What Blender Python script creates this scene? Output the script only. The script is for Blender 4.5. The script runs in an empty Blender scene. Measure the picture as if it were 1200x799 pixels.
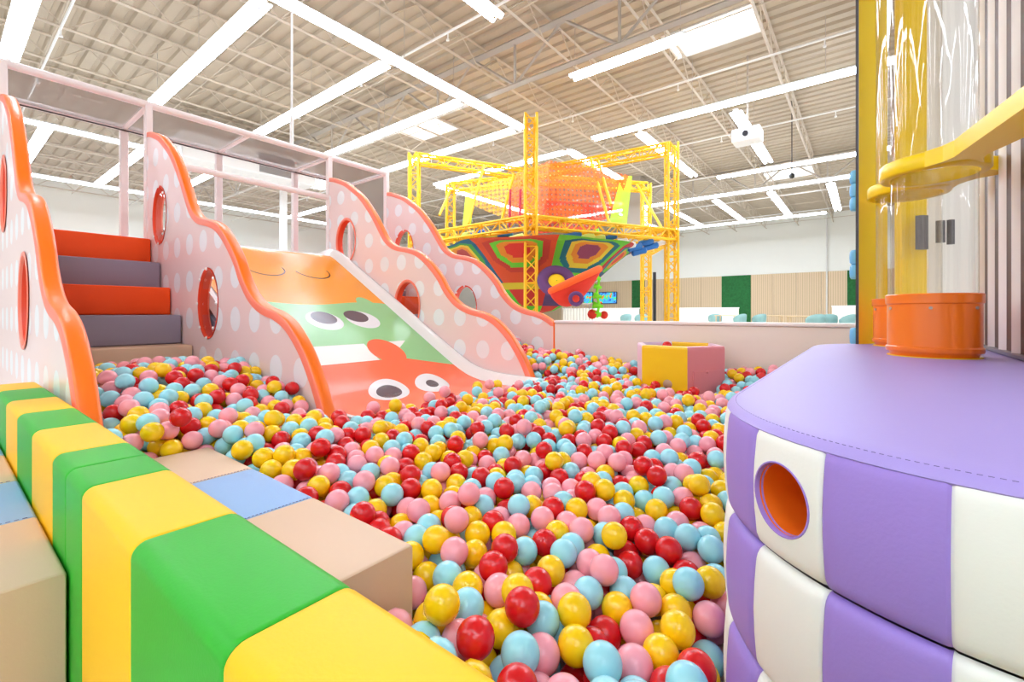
import bpy, bmesh, math, random
import numpy as np
from mathutils import Vector, Matrix, kdtree
from mathutils.geometry import tessellate_polygon

random.seed(7); rng = np.random.default_rng(11)
PI = math.pi
SC = bpy.context.scene
COL = SC.collection

# ------------------------------------------------------------------ camera, world, exposure
# x runs away from the slides, y across the pit towards the low pink wall, z=0 is eye height
ANG = math.radians(37.97); CA, SA = math.cos(ANG), math.sin(ANG); FPX = 533.0; HZ = 367.0
cam = bpy.data.cameras.new('camera'); cam.sensor_width = 36; cam.lens = 36*FPX/1200
cam.shift_y = -(399.5-HZ)/1200; cam.clip_start = .02; cam.clip_end = 200
camo = bpy.data.objects.new('camera', cam); COL.objects.link(camo)
camo.rotation_euler = (PI/2, 0, ANG); SC.camera = camo
SC.view_settings.view_transform = 'Standard'; SC.view_settings.look = 'None'
SC.view_settings.gamma = 1.0; SC.view_settings.use_curve_mapping = False
SC.view_settings.exposure = 0.5
STRIP = 23.0      # emission of the tubes
SKYL = 2.6        # daylight behind the skylight domes
w = bpy.data.worlds.new('world'); SC.world = w; w.use_nodes = True
w.node_tree.nodes['Background'].inputs[0].default_value = (.9, .95, 1, 1)
w.node_tree.nodes['Background'].inputs[1].default_value = 1.0
cy = SC.cycles
cy.use_denoising = True; cy.max_bounces = 8; cy.diffuse_bounces = 5; cy.glossy_bounces = 4
cy.transmission_bounces = 6; cy.transparent_max_bounces = 16
cy.caustics_reflective = False; cy.caustics_refractive = False; cy.sample_clamp_indirect = 6

def ray(px, py):
    u = (px-600)/FPX
    return (CA*u-SA, SA*u+CA, (HZ-py)/FPX)
def at_z(px, py, Z): r = ray(px, py); d = Z/r[2]; return (r[0]*d, r[1]*d, Z)
def at_d(px, py, d): r = ray(px, py); return (r[0]*d, r[1]*d, r[2]*d)

# ------------------------------------------------------------------ materials
def lin(c):
    return tuple(((v/255)/12.92 if v/255 <= .04045 else ((v/255+.055)/1.055)**2.4) for v in c)
MATS = {}
def mat(name, rgb, rough=.5, bump=0, bscale=40, coat=0, metal=0, emit=0, vary=0, spec=.5):
    if name in MATS: return MATS[name]
    m = bpy.data.materials.new(name); m.use_nodes = True; nt = m.node_tree
    b = nt.nodes['Principled BSDF']; c = lin(rgb)
    b.inputs['Base Color'].default_value = (*c, 1); b.inputs['Roughness'].default_value = rough
    b.inputs['Metallic'].default_value = metal; b.inputs['Coat Weight'].default_value = coat
    b.inputs['Coat Roughness'].default_value = .08; b.inputs['Specular IOR Level'].default_value = spec
    if emit:
        b.inputs['Emission Color'].default_value = (.765, .855, 1, 1); b.inputs['Emission Strength'].default_value = emit
    if bump or vary:
        tc = nt.nodes.new('ShaderNodeTexCoord'); n = nt.nodes.new('ShaderNodeTexNoise')
        n.inputs['Scale'].default_value = bscale; n.inputs['Detail'].default_value = 4
        nt.links.new(tc.outputs['Object'], n.inputs['Vector'])
        if bump:
            bp = nt.nodes.new('ShaderNodeBump'); bp.inputs['Strength'].default_value = bump; bp.inputs['Distance'].default_value = .01
            nt.links.new(n.outputs['Fac'], bp.inputs['Height']); nt.links.new(bp.outputs['Normal'], b.inputs['Normal'])
        if vary:
            mx = nt.nodes.new('ShaderNodeMix'); mx.data_type = 'RGBA'
            mx.inputs[6].default_value = (*[v*(1-vary) for v in c], 1); mx.inputs[7].default_value = (*[min(1, v*(1+vary)) for v in c], 1)
            nt.links.new(n.outputs['Fac'], mx.inputs[0]); nt.links.new(mx.outputs[2], b.inputs['Base Color'])
    MATS[name] = m; return m
def sheer(name, rgb, alpha, rough=.7):
    """a fine net: threads cover `alpha` of the sheet"""
    m = mat(name, rgb, rough); nt = m.node_tree; b = nt.nodes['Principled BSDF']
    out = nt.nodes['Material Output']; tr = nt.nodes.new('ShaderNodeBsdfTransparent'); mx = nt.nodes.new('ShaderNodeMixShader')
    mx.inputs[0].default_value = alpha
    nt.links.new(tr.outputs[0], mx.inputs[1]); nt.links.new(b.outputs[0], mx.inputs[2]); nt.links.new(mx.outputs[0], out.inputs[0])
    return m
def clear(name, rgb, alpha, rough=.03):
    """thin clear plastic sheet: mostly transparent with a fresnel reflection"""
    m = bpy.data.materials.new(name); m.use_nodes = True; nt = m.node_tree
    out = nt.nodes['Material Output']; tr = nt.nodes.new('ShaderNodeBsdfTransparent'); tr.inputs[0].default_value = (*lin(rgb), 1)
    g = nt.nodes.new('ShaderNodeBsdfGlossy'); g.inputs['Roughness'].default_value = rough
    lw = nt.nodes.new('ShaderNodeLayerWeight'); lw.inputs[0].default_value = .5
    pw_ = nt.nodes.new('ShaderNodeMath'); pw_.operation = 'POWER'; pw_.inputs[1].default_value = 3.0; nt.links.new(lw.outputs['Facing'], pw_.inputs[0])
    ml = nt.nodes.new('ShaderNodeMath'); ml.operation = 'MULTIPLY_ADD'; ml.inputs[1].default_value = alpha; ml.inputs[2].default_value = .05; nt.links.new(pw_.outputs[0], ml.inputs[0])
    tc = nt.nodes.new('ShaderNodeNewGeometry'); n = nt.nodes.new('ShaderNodeTexNoise'); n.inputs['Scale'].default_value = 9
    mp = nt.nodes.new('ShaderNodeMapping'); mp.inputs['Scale'].default_value = (1, 1, .12)
    bp = nt.nodes.new('ShaderNodeBump'); bp.inputs['Strength'].default_value = .35; bp.inputs['Distance'].default_value = .02
    nt.links.new(tc.outputs['Position'], mp.inputs[0]); nt.links.new(mp.outputs[0], n.inputs['Vector'])
    nt.links.new(n.outputs['Fac'], bp.inputs['Height']); nt.links.new(bp.outputs['Normal'], g.inputs['Normal'])
    mx = nt.nodes.new('ShaderNodeMixShader'); nt.links.new(ml.outputs[0], mx.inputs[0])
    nt.links.new(tr.outputs[0], mx.inputs[1]); nt.links.new(g.outputs[0], mx.inputs[2]); nt.links.new(mx.outputs[0], out.inputs[0])
    MATS[name] = m; return m

class NB:
    """tiny node-expression builder on the world position"""
    def __init__(s, m):
        s.nt = m.node_tree; g = s.nt.nodes.new('ShaderNodeNewGeometry'); sp = s.nt.nodes.new('ShaderNodeSeparateXYZ')
        s.nt.links.new(g.outputs['Position'], sp.inputs[0]); s.x, s.y, s.z = sp.outputs
        s.b = s.nt.nodes['Principled BSDF']
    def m(s, op, a, b=0.0, c=None):
        n = s.nt.nodes.new('ShaderNodeMath'); n.operation = op
        for i, v in enumerate((a, b) if c is None else (a, b, c)):
            if isinstance(v, (int, float)): n.inputs[i].default_value = v
            else: s.nt.links.new(v, n.inputs[i])
        return n.outputs[0]
    def ell(s, u, v, cu, cv, ru, rv):
        a = s.m('DIVIDE', s.m('SUBTRACT', u, cu), ru); b = s.m('DIVIDE', s.m('SUBTRACT', v, cv), rv)
        return s.m('ADD', s.m('MULTIPLY', a, a), s.m('MULTIPLY', b, b))
    def inside(s, e): return s.m('LESS_THAN', e, 1.0)
    def mix(s, fac, a, b):
        n = s.nt.nodes.new('ShaderNodeMix'); n.data_type = 'RGBA'
        s.nt.links.new(fac, n.inputs[0])
        for i, v in ((6, a), (7, b)):
            if isinstance(v, tuple): n.inputs[i].default_value = (*lin(v), 1)
            else: s.nt.links.new(v, n.inputs[i])
        return n.outputs[2]
    def out(s, c): s.nt.links.new(c, s.b.inputs['Base Color'])

VY = mat('vinyl_yellow', (250, 194, 16), .46, .05, 200, spec=.28)
VG = mat('vinyl_green', (46, 170, 40), .46, .05, 200, spec=.28)
VT = mat('vinyl_tan', (218, 186, 156), .46, .05, 200, spec=.28)
VB = mat('vinyl_blue', (146, 180, 222), .46, .05, 200, spec=.28)
VP = mat('vinyl_purple', (160, 132, 214), .46, .05, 200, spec=.28)
VL = mat('vinyl_lilac', (166, 148, 212), .46, .05, 200, spec=.28)
VW = mat('vinyl_white', (240, 240, 234), .46, .04, 200, spec=.28)
VR = mat('vinyl_red', (255, 84, 22), .46, .04, 200, spec=.28)
VGR = mat('vinyl_grey', (148, 140, 156), .46, .04, 200, spec=.28)
THREAD = mat('thread', (120, 104, 150), .8)
ORANGE = mat('orange_edge', (255, 118, 18), .35, .05, 60)
SALMON = mat('salmon_band', (250, 130, 104), .35, .05, 60)
PINKP = mat('pink_board', (244, 214, 210), .33)
n = NB(PINKP)     # white dots printed on a 0.3 m grid
fx = n.m('SUBTRACT', n.m('FRACT', n.m('ADD', n.m('DIVIDE', n.m('ADD', n.x, .15+30), .3), .5)), .5)
fz = n.m('SUBTRACT', n.m('FRACT', n.m('ADD', n.m('DIVIDE', n.m('ADD', n.z, .04+30), .3), .5)), .5)
n.out(n.mix(n.inside(n.ell(fx, fz, 0, 0, .27, .285)), (240, 214, 210), (240, 240, 242)))
STEEL = mat('painted_steel', (242, 226, 222), .4)
WHITEP = mat('white_paint', (238, 236, 232), .5)
WALLM = mat('wall_paint', (250, 250, 242), .7, vary=.01, bscale=3)
YST = mat('yellow_steel', (240, 184, 6), .5)
GLASSW = clear('clear_pane', (246, 246, 246), .25)

# ------------------------------------------------------------------ mesh builder
class MB:
    def __init__(s): s.v = []; s.f = []; s.mi = []
    def add(s, vs, fs, mi=0):
        o = len(s.v); s.v += [tuple(p) for p in vs]
        s.f += [tuple(i+o for i in f) for f in fs]; s.mi += [mi]*len(fs); return s
    def box(s, a, b, mi=0):
        (x0, y0, z0), (x1, y1, z1) = a, b
        return s.add([(x0,y0,z0),(x1,y0,z0),(x1,y1,z0),(x0,y1,z0),(x0,y0,z1),(x1,y0,z1),(x1,y1,z1),(x0,y1,z1)],
              [(0,3,2,1),(4,5,6,7),(0,1,5,4),(1,2,6,5),(2,3,7,6),(3,0,4,7)], mi)
    def bbox(s, a, b, r=.02, seg=2, mi=0):
        bm = bmesh.new(); bmesh.ops.create_cube(bm, size=1)
        for v in bm.verts: v.co = Vector(((a[0]+b[0])/2+v.co.x*(b[0]-a[0]), (a[1]+b[1])/2+v.co.y*(b[1]-a[1]), (a[2]+b[2])/2+v.co.z*(b[2]-a[2])))
        bmesh.ops.bevel(bm, geom=bm.edges[:], offset=r, segments=seg, profile=.5, affect='EDGES')
        bm.verts.index_update(); s.add([v.co[:] for v in bm.verts], [[v.index for v in f.verts] for f in bm.faces], mi); bm.free(); return s
    def tube(s, p, q, r, n=8, r2=None, mi=0, caps=True):
        p, q = Vector(p), Vector(q); d = (q-p)
        if d.length < 1e-6: return s
        d.normalize(); a = d.orthogonal().normalized() if abs(d.z) < .99 else Vector((1,0,0)); b = d.cross(a); r2 = r if r2 is None else r2
        vs = []; k0 = PI/n
        for c, rr in ((p, r), (q, r2)):
            for i in range(n):
                t = 2*PI*i/n+k0; vs.append(c+a*math.cos(t)*rr+b*math.sin(t)*rr)
        fs = [(i, (i+1) % n, n+(i+1) % n, n+i) for i in range(n)]
        if caps: fs += [tuple(range(n))[::-1], tuple(range(n, 2*n))]
        return s.add(vs, fs, mi)
    def path(s, pts, r, n=8, mi=0, closed=False):
        pts = [Vector(p) for p in pts]; m = len(pts); vs = []; up = None
        for i, p in enumerate(pts):
            if closed: d = pts[(i+1) % m]-pts[i-1]
            else: d = pts[min(i+1, m-1)]-pts[max(i-1, 0)]
            d.normalize()
            a = d.orthogonal().normalized() if up is None else (up-d*up.dot(d)).normalized(); up = a; b = d.cross(a)
            for k in range(n): t = 2*PI*k/n; vs.append(p+a*math.cos(t)*r+b*math.sin(t)*r)
        fs = []
        for i in range(m if closed else m-1):
            j = (i+1) % m
            for k in range(n): fs.append((i*n+k, i*n+(k+1) % n, j*n+(k+1) % n, j*n+k))
        if not closed: fs += [tuple(range(n))[::-1], tuple(range((m-1)*n, m*n))]
        return s.add(vs, fs, mi)
    def grid(s, P, mi=0, closed_u=False):
        """P[i][j] points"""
        nu, nv = len(P), len(P[0]); fs = []
        for i in range(nu if closed_u else nu-1):
            for j in range(nv-1): a = i; b = (i+1) % nu; fs.append((a*nv+j, b*nv+j, b*nv+j+1, a*nv+j+1))
        return s.add([p for row in P for p in row], fs, mi)
    def lathe(s, c, prof, n=32, mi=0):
        P = [[(c[0]+r*math.cos(2*PI*i/n), c[1]+r*math.sin(2*PI*i/n), c[2]+z) for r, z in prof] for i in range(n)]
        return s.grid(P, mi, True)
    def sphere(s, c, r, nu=12, nv=8, mi=0):
        return s.lathe(c, [(max(1e-5, r*math.sin(PI*j/nv)) if j not in (0, nv) else 1e-5, -r*math.cos(PI*j/nv)) for j in range(nv+1)], nu, mi)
    def prism(s, pts, axis_dir, mi=0):
        """closed polygon pts (3-D), extruded by vector"""
        k = len(pts); d = Vector(axis_dir); vs = [Vector(p) for p in pts]+[Vector(p)+d for p in pts]
        return s.add(vs, [tuple(range(k))[::-1], tuple(range(k, 2*k))]+[(i, (i+1) % k, k+(i+1) % k, k+i) for i in range(k)], mi)
    def build(s, name, mats, parent=None, smooth=None, origin=None, fixn=False):
        return finish(name, s.v, s.f, mats, parent, smooth, s.mi, origin, fixn)

def finish(name, v, f, mats, parent=None, smooth=None, mi=None, origin=None, fixn=False):
    me = bpy.data.meshes.new(name)
    V = np.array(v, dtype=float); lo = V.min(0); hi = V.max(0)
    o_ = np.array(origin) if origin is not None else np.array([(lo[0]+hi[0])/2, (lo[1]+hi[1])/2, lo[2]])
    me.from_pydata((V-o_).tolist(), [], f)
    if not isinstance(mats, (list, tuple)): mats = [mats]
    for m in mats: me.materials.append(m)
    if mi and len(mats) > 1: me.polygons.foreach_set('material_index', mi)
    if fixn:
        bm = bmesh.new(); bm.from_mesh(me); bmesh.ops.recalc_face_normals(bm, faces=bm.faces); bm.to_mesh(me); bm.free()
    if smooth:
        me.shade_smooth()
        if smooth < 180: me.set_sharp_from_angle(angle=math.radians(smooth))
    me.update()
    ob = bpy.data.objects.new(name, me); COL.objects.link(ob)
    if parent is not None:
        ob.parent = parent; ob.location = Vector(o_)-world_loc(parent)
    else: ob.location = o_
    return ob
def world_loc(o):
    l = Vector(o.location)
    while o.parent is not None: o = o.parent; l = l+Vector(o.location)
    return l
def tag(o, label=None, cat=None, group=None, kind=None):
    if label: o['label'] = label
    if cat: o['category'] = cat
    if group: o['group'] = group
    if kind: o['kind'] = kind
    return o
def empty(name, loc, label=None, cat=None, group=None, kind=None):
    o = bpy.data.objects.new(name, None); COL.objects.link(o); o.location = loc; o.empty_display_size = .1
    return tag(o, label, cat, group, kind)
def copy_tree(o, parent=None):
    c = o.copy(); COL.objects.link(c)
    if parent is not None: c.parent = parent
    for ch in list(o.children): copy_tree(ch, c)
    return c

FLOOR = -.82; ROOF = 5.6; XL = -26.8; XR = 9.0; YB = 30.8; YF = -9.0

# ------------------------------------------------------------------ the hall
floorm = mat('floor_vinyl', (226, 222, 214), .35, vary=.03, bscale=1.5)
tag(MB().box((XL, YF, FLOOR-.1), (XR, YB, FLOOR)).build('floor', floorm), kind='structure')
wb = tag(MB().box((XL, YB, FLOOR), (XR, YB+.2, ROOF)).build('wall_back', WALLM), kind='structure')
tag(MB().box((XL-.2, YF, FLOOR), (XL, YB, ROOF)).build('wall_left', WALLM), kind='structure')
tag(MB().box((XR, YF, FLOOR), (XR+.2, YB, ROOF)).build('wall_right', WALLM), kind='structure')
tag(MB().box((XL, YF-.2, FLOOR), (XR, YF, ROOF)).build('wall_front', WALLM), kind='structure')
tag(MB().box((XL, YB-.02, FLOOR), (XR, YB, FLOOR+.12)).build('baseboard_back', WHITEP), kind='structure')

# corrugated roof deck with holes left for the skylights
DECK = mat('roof_deck', (188, 172, 150), .6, vary=.05, bscale=2)
SKY = [(-3.25, 9.15, 1.6, .95), (-11.35, 8.7, 1.6, 1.1), (-3.25, 20.5, 1.6, 1.3), (-19.5, 9.5, 1.7, 1.5), (-11.35, 21, 1.6, 1.2), (-3.25, -3, 1.6, .95), (3.2, 9.15, 1.6, .95)]
deck = MB(); prof = []
y = YF
while y < YB:
    prof += [(y, ROOF), (y+.17, ROOF), (y+.20, ROOF+.05), (y+.27, ROOF+.05)]; y += .3
for j in range(len(prof)-1):
    (ya, za), (yb, zb) = prof[j], prof[j+1]; ym = (ya+yb)/2
    cuts = sorted([(sx, sx+sw) for sx, sy, sw, sh in SKY if sy < ym < sy+sh]); xs = XL
    for c0, c1 in cuts+[(XR, XR)]:
        if c0 > xs: deck.add([(xs, ya, za), (xs, yb, zb), (c0, yb, zb), (c0, ya, za)], [(0, 1, 2, 3)])
        xs = c1
ceil = tag(deck.build('ceiling', DECK), kind='structure')
CHORD = mat('steel_beige', (206, 192, 174), .5); CHG = mat('steel_grey', (182, 172, 160), .5)
def lattice(mb, a, b, z0, z1, step, rc=.025, rw=.012, post=False, rt=None):
    a, b = Vector(a), Vector(b); L = (b-a).length; nseg = max(2, round(L/step)); 
    mb.tube((a.x, a.y, z1), (b.x, b.y, z1), rt or rc, 4); mb.tube((a.x, a.y, z0), (b.x, b.y, z0), rc, 4)
    for i in range(nseg):
        p = a.lerp(b, i/nseg); q = a.lerp(b, (i+1)/nseg); m = (p+q)/2
        mb.tube((p.x, p.y, z1), (m.x, m.y, z0), rw, 4, caps=False); mb.tube((m.x, m.y, z0), (q.x, q.y, z1), rw, 4, caps=False)
        if post: mb.tube((m.x, m.y, z0), (m.x, m.y, z1), rw, 4, caps=False)
x = -3.1-1.625*14
while x < XR-.3:
    mb = MB(); lattice(mb, (x, YF, 0), (x, YB, 0), 5.06, 5.54, 1.1, .028, .012)
    mb.build('roof_joist', CHORD, ceil); x += 1.625
for gy in (-4.6, 7.2, 19.0):
    mb = MB(); lattice(mb, (XL, gy, 0), (XR, gy, 0), 4.55, 5.42, 2.3, .055, .03, True, .075); mb.build('roof_girder', CHG, ceil)
yy = YF+1
while yy < YB:       # bridging rods between the joists and the sprinkler mains
    MB().tube((XL, yy, 5.1), (XR, yy, 5.1), .012, 5).build('bridging_rod', CHORD, ceil); yy += 2.35
for sy in (1.4, 5.6, 9.9, 13.6, 17.4, 22, 26):
    mb = MB().tube((XL, sy, 4.93), (XR, sy, 4.93), .022, 6)
    xx = -24
    while xx < 8: mb.tube((xx, sy, 4.93), (xx, sy, 4.8), .012, 5); mb.tube((xx, sy, 4.81), (xx, sy, 4.78), .03, 6); xx += 2.6
    mb.build('sprinkler_pipe', WHITEP, ceil)
SKYM = mat('skylight_dome', (250, 252, 255), .4, emit=SKYL); MATS['skylight_dome'].node_tree.nodes['Principled BSDF'].inputs['Emission Color'].default_value = (.93, .96, 1, 1)
for i, (sx, sy, sw, sh) in enumerate(SKY):
    e = empty('window_%d' % (i+1), (sx+sw/2, sy+sh/2, ROOF+.3), kind='structure')
    mb = MB()
    for a, b in (((sx-.04, sy-.04), (sx, sy+sh+.04)), ((sx+sw, sy-.04), (sx+sw+.04, sy+sh+.04)), ((sx, sy-.04), (sx+sw, sy)), ((sx, sy+sh), (sx+sw, sy+sh+.04))):
        mb.box((*a, ROOF-.03), (*b, ROOF+.45))
    mb.build('curb', WHITEP, e)
    MB().box((sx, sy, ROOF+.40), (sx+sw, sy+sh, ROOF+.43)).build('pane', SKYM, e)
    mb = MB().box((sx, sy+sh*.42, ROOF+.34), (sx+sw, sy+sh*.42+.03, ROOF+.37)).box((sx, sy+sh*.72, ROOF+.34), (sx+sw, sy+sh*.72+.03, ROOF+.37)); mb.build('glazing_bar', CHG, e)

# tan slatted panels and moss panels on the far wall
SLATW = mat('slat_wood', (222, 196, 160), .6); n = NB(SLATW)
st = n.m('FRACT', n.m('DIVIDE', n.m('ADD', n.x, 50.0), .11)); n.out(n.mix(n.m('LESS_THAN', st, .3), (230, 204, 168), (206, 180, 142)))
MOSS = mat('moss', (40, 110, 56), .9, 1.0, 9, vary=.5)
ztan = 2.33
mossx = [(at_d(846, 0, 27)[0]/at_d(846, 0, 27)[1]*YB, at_d(880, 0, 27)[0]/at_d(880, 0, 27)[1]*YB)]
def wx(px): r = ray(px, 0); return r[0]/r[1]*YB
moss = [(wx(741), wx(756)), (wx(846), wx(880)), (wx(993), wx(1040))]
def seg(x0, x1):
    k = max(1, round((x1-x0)/1.22)); wdt = (x1-x0)/k
    for i in range(k): MB().box((x0+i*wdt+.006, YB-.06, FLOOR+.1), (x0+(i+1)*wdt-.006, YB, ztan)).build('slat_panel', SLATW, wb)
xs = wx(560)
for a, b in moss: seg(xs, a); MB().box((a, YB-.09, FLOOR+.1), (b, YB, ztan)).build('moss_panel', MOSS, wb); xs = b
seg(xs, XR)
MB().tube((wx(969), YB-.1, FLOOR), (wx(969), YB-.1, ROOF), .04, 8).build('conduit', WHITEP, wb)

# ------------------------------------------------------------------ linear lights on one hanging lattice
LZ = 4.4
TUBEM = mat('light_tube', (255, 255, 252), .4, emit=STRIP)
HOUS = mat('light_housing', (240, 240, 238), .5)
def strip(a, b, label, z=LZ, group='linear lights hung under the roof'):
    a, b = Vector((*a, z)), Vector((*b, z)); mid = (a+b)/2; alongx = abs(a.x-b.x) > abs(a.y-b.y)
    t = empty('strip_light', (mid.x, mid.y, z), label, 'ceiling light', group)
    wdt = .13
    n_ = (0, 1) if alongx else (1, 0)
    def bx(m, o0, o1, z0, z1, e=0):
        if alongx: m.box((min(a.x, b.x)-e, a.y+o0, z0), (max(a.x, b.x)+e, a.y+o1, z1))
        else: m.box((a.x+o0, min(a.y, b.y)-e, z0), (a.x+o1, max(a.y, b.y)+e, z1))
    m = MB(); bx(m, -.05, .05, z+.035, z+.09); bx(m, -wdt, wdt, z+.03, z+.036); m.build('housing', HOUS, t)
    for o in (-.075, .075):
        m = MB(); pr = [(o+.045*math.cos(k*PI/4), z+.03-.05*math.sin(k*PI/4)) for k in range(5)]
        if alongx: P = [[(min(a.x, b.x)+.01, a.y+u, v) for u, v in pr], [(max(a.x, b.x)-.01, a.y+u, v) for u, v in pr]]
        else: P = [[(a.x+u, min(a.y, b.y)+.01, v) for u, v in pr], [(a.x+u, max(a.y, b.y)-.01, v) for u, v in pr]]
        m.grid(P); m.build('tube', TUBEM, t)
    L = (b-a).length; k = max(2, round(L/1.2)); m = MB(); h = MB()
    for i in range(k+1):
        p = a.lerp(b, min(max(i/k, .03), .97))
        m.box((p.x-.018, p.y-.018, z-.012), (p.x+.018, p.y+.018, z+.03))
        if i % 2 == 0: h.tube((p.x, p.y, z+.08), (p.x, p.y, ROOF), .006, 4)
    m.build('clip', mat('clip_grey', (120, 120, 124), .6), t)['kind'] = 'stuff'; h.build('hanger', CHG, t)['kind'] = 'stuff'
    return t
XA, XB = -6.6, -11.8
strip((-6.5, 2.85), (-6.5, 8.75), 'long ceiling light running from the top of the photo towards the yellow climbing tower')
for yy, lb in ((.85, 'widest ceiling light, in the top left corner of the photo'), (2.92, 'ceiling light ending above the leftmost polka dot peak and frame corner'),
               (4.98, 'second parallel ceiling light, ending above the middle of the pink frame'), (6.83, 'third parallel ceiling light, ending above the second polka dot panel'),
               (8.67, 'fourth parallel ceiling light, passing just in front of the left skylight')):
    strip((XB, yy), (XA-.15, yy), lb)
strip((-11.7, 10.72), (-6.55, 10.72), 'ceiling light passing right behind the left part of the yellow tower top')
strip((-6.4, 10.7), (-6.4, 14.0), 'ceiling light seen behind the top of the orange net')
strip((-5.46, 10.35), (.6, 10.35), 'long ceiling light across the upper right, in front of the white projector box')
strip((-4.36, 7.42), (-2.3, 7.42), 'ceiling light touching the bright right skylight')
strip((-4.36, 2.6), (-4.36, 5.24), 'short ceiling light at the top edge above the photo centre')
strip((-3.84, 15.8), (.5, 15.8), 'ceiling light under the small far skylight')
strip((-11.8, 18.25), (.5, 18.35), 'very long thin ceiling light crossing behind the tower at right')
strip((-4.4, 10.75), (-4.4, 15.15), 'slanting ceiling light behind the top right corner of the yellow tower')
strip((-2.28, 10.9), (-2.28, 15.1), 'slanting ceiling light partly behind the white projector box')
for xx, lb in ((-2.78, 'third short far ceiling light from the left above the white far wall'), (-.98, 'rightmost short far ceiling light above the white far wall'), (-4.68, 'second short far ceiling light from the left above the white far wall'), (-6.6, 'first short far ceiling light, just right of the yellow tower column'), (-8.6, 'far ceiling light seen through the right bay of the yellow tower')):
    strip((xx, 18.9), (xx, 23.9), lb)
strip((-11.8, 24.2), (-1.4, 24.2), 'thin ceiling light along the top of the white far wall')
strip((.15, 6.0), (.15, 10.0), 'ceiling light standing upright beside the yellow post')
strip((-11.75, 10.9), (-11.75, 18.1), 'ceiling light seen behind the left columns of the yellow tower')
strip((-15.2, 1.0), (-15.2, 8.6), 'ceiling light under the net, along the back beam of the frame')
strip((-21.0, -2), (-21.0, 13), 'ceiling light along the top of the left white wall')
strip((-15.4, 1.72), (-20.9, 1.72), 'short wide ceiling light behind the leftmost orange edged panel')
strip((-15.4, 3.57), (-20.9, 3.57), 'ceiling light seen left of the first frame post')
strip((-15.4, 5.5), (-20.9, 5.5), 'ceiling light seen under the netting right of the first frame post')
strip((-15.4, 10.2), (-20.9, 10.2), 'ceiling light seen left of the second polka dot panel')
strip((-14.6, -.6), (-14.6, .6), 'short ceiling light piece seen through the netting in the left corner')
# the same lattice goes on behind the camera
for i, (a, b) in enumerate([((-6.5, -6), (-6.5, -.5)), ((-1, -1.8), (4.5, -1.8)), ((-6, -3.5), (-1, -3.5)), ((2.5, -7), (2.5, -2.2)), ((4.5, 0), (4.5, 6)), ((-1.5, -7), (-1.5, -4)), ((6.5, 7), (6.5, 14)), ((-16, -5), (-10, -5)), ((2.2, 12), (2.2, 18)), ((1.8, -4.5), (6, -4.5))]):
    strip(a, b, 'ceiling light outside the photo, '+['behind the left half of the room', 'just behind the viewer, crossing to the right', 'behind the viewer, crossing to the left', 'far behind the viewer on the right', 'right of the purple base', 'straight behind the viewer', 'in the far right corner area', 'in the rear left corner area', 'beyond the striped wall', 'in the rear right, crossing sideways'][i], group='linear lights behind the viewer')

# ------------------------------------------------------------------ duct, projector, columns
e = empty('air_duct', (*at_d(285, 225, 15)[:2], 2.6), 'white rectangular air duct with a grey grille under the roof at left', 'air duct')
p0 = Vector(at_d(262, 222, 15.5)); p1 = Vector(at_d(318, 205, 15.5))
MB().bbox((-15.0, 4.0, 4.05), (-13.9, 7.6, 4.75), .02, 1).build('duct_body', WHITEP, e)
MB().box((-13.9, 5.9, 4.12), (-13.86, 6.9, 4.68)).build('grille', mat('grille_grey', (130, 126, 122), .6), e)
MB().tube((-14.5, 4.3, 4.7), (-14.5, 4.3, ROOF), .02, 6).tube((-14.5, 7.3, 4.7), (-14.5, 7.3, ROOF), .02, 6).build('hanger', CHG, e)
q = at_d(876, 160, 9.9)
e = empty('projector', (q[0], q[1], q[2]), 'white box projector hanging under the right part of the roof', 'projector')
MB().bbox((q[0]-.28, q[1]-.22, q[2]-.14), (q[0]+.28, q[1]+.22, q[2]+.14), .03, 2).build('case', WHITEP, e, 40)
MB().tube((q[0], q[1]-.22, q[2]), (q[0], q[1]-.26, q[2]), .06, 12).build('lens', mat('dark_glass', (40, 40, 44), .2), e)
MB().tube((q[0], q[1], q[2]+.12), (q[0], q[1], ROOF), .02, 8).build('ceiling_mount', CHG, e)
q = at_d(928, 206, 12)
e = empty('camera_dome', q, 'small black camera dome hanging near the far right skylight', 'security camera')
MB().sphere(q, .07, 12, 8).build('dome', mat('black_plastic', (25, 25, 28), .3), e, 180)
MB().tube((q[0], q[1], q[2]), (q[0], q[1], ROOF), .012, 6).build('stem', mat('black_plastic', (25, 25, 28), .3), e)
def column(px, d, wd, lb, z0=FLOOR, z1=ROOF, m=None):
    x, y, _ = at_d(px, 300, d); e = empty('column', (x, y, z0), lb, 'column')
    MB().bbox((x-wd/2, y-wd/2, z0), (x+wd/2, y+wd/2, z1), .02, 1).build('shaft', m or WHITEP, e)
    MB().box((x-wd/2-.06, y-wd/2-.06, z0), (x+wd/2+.06, y+wd/2+.06, z0+.15)).build('base', m or WHITEP, e)
column(332, 18, .22, 'pale roof column seen below the netting right of the middle')
column(744, 19, .8, 'pale grey box hanging from the roof behind the right bay of the yellow tower', z0=3.2, m=CHG)
x, y, _ = at_d(767, 350, 20)
e = empty('black_pole', (x, y, FLOOR), 'slim black pole between two yellow truss columns', 'pole')
MB().tube((x, y, FLOOR), (x, y, 1.8), .07, 10).build('shaft', mat('black_plastic', (25, 25, 28), .3), e); MB().tube((x, y, FLOOR), (x, y, FLOOR+.05), .3, 16).build('base_plate', mat('black_plastic', (25, 25, 28), .3), e)

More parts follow.
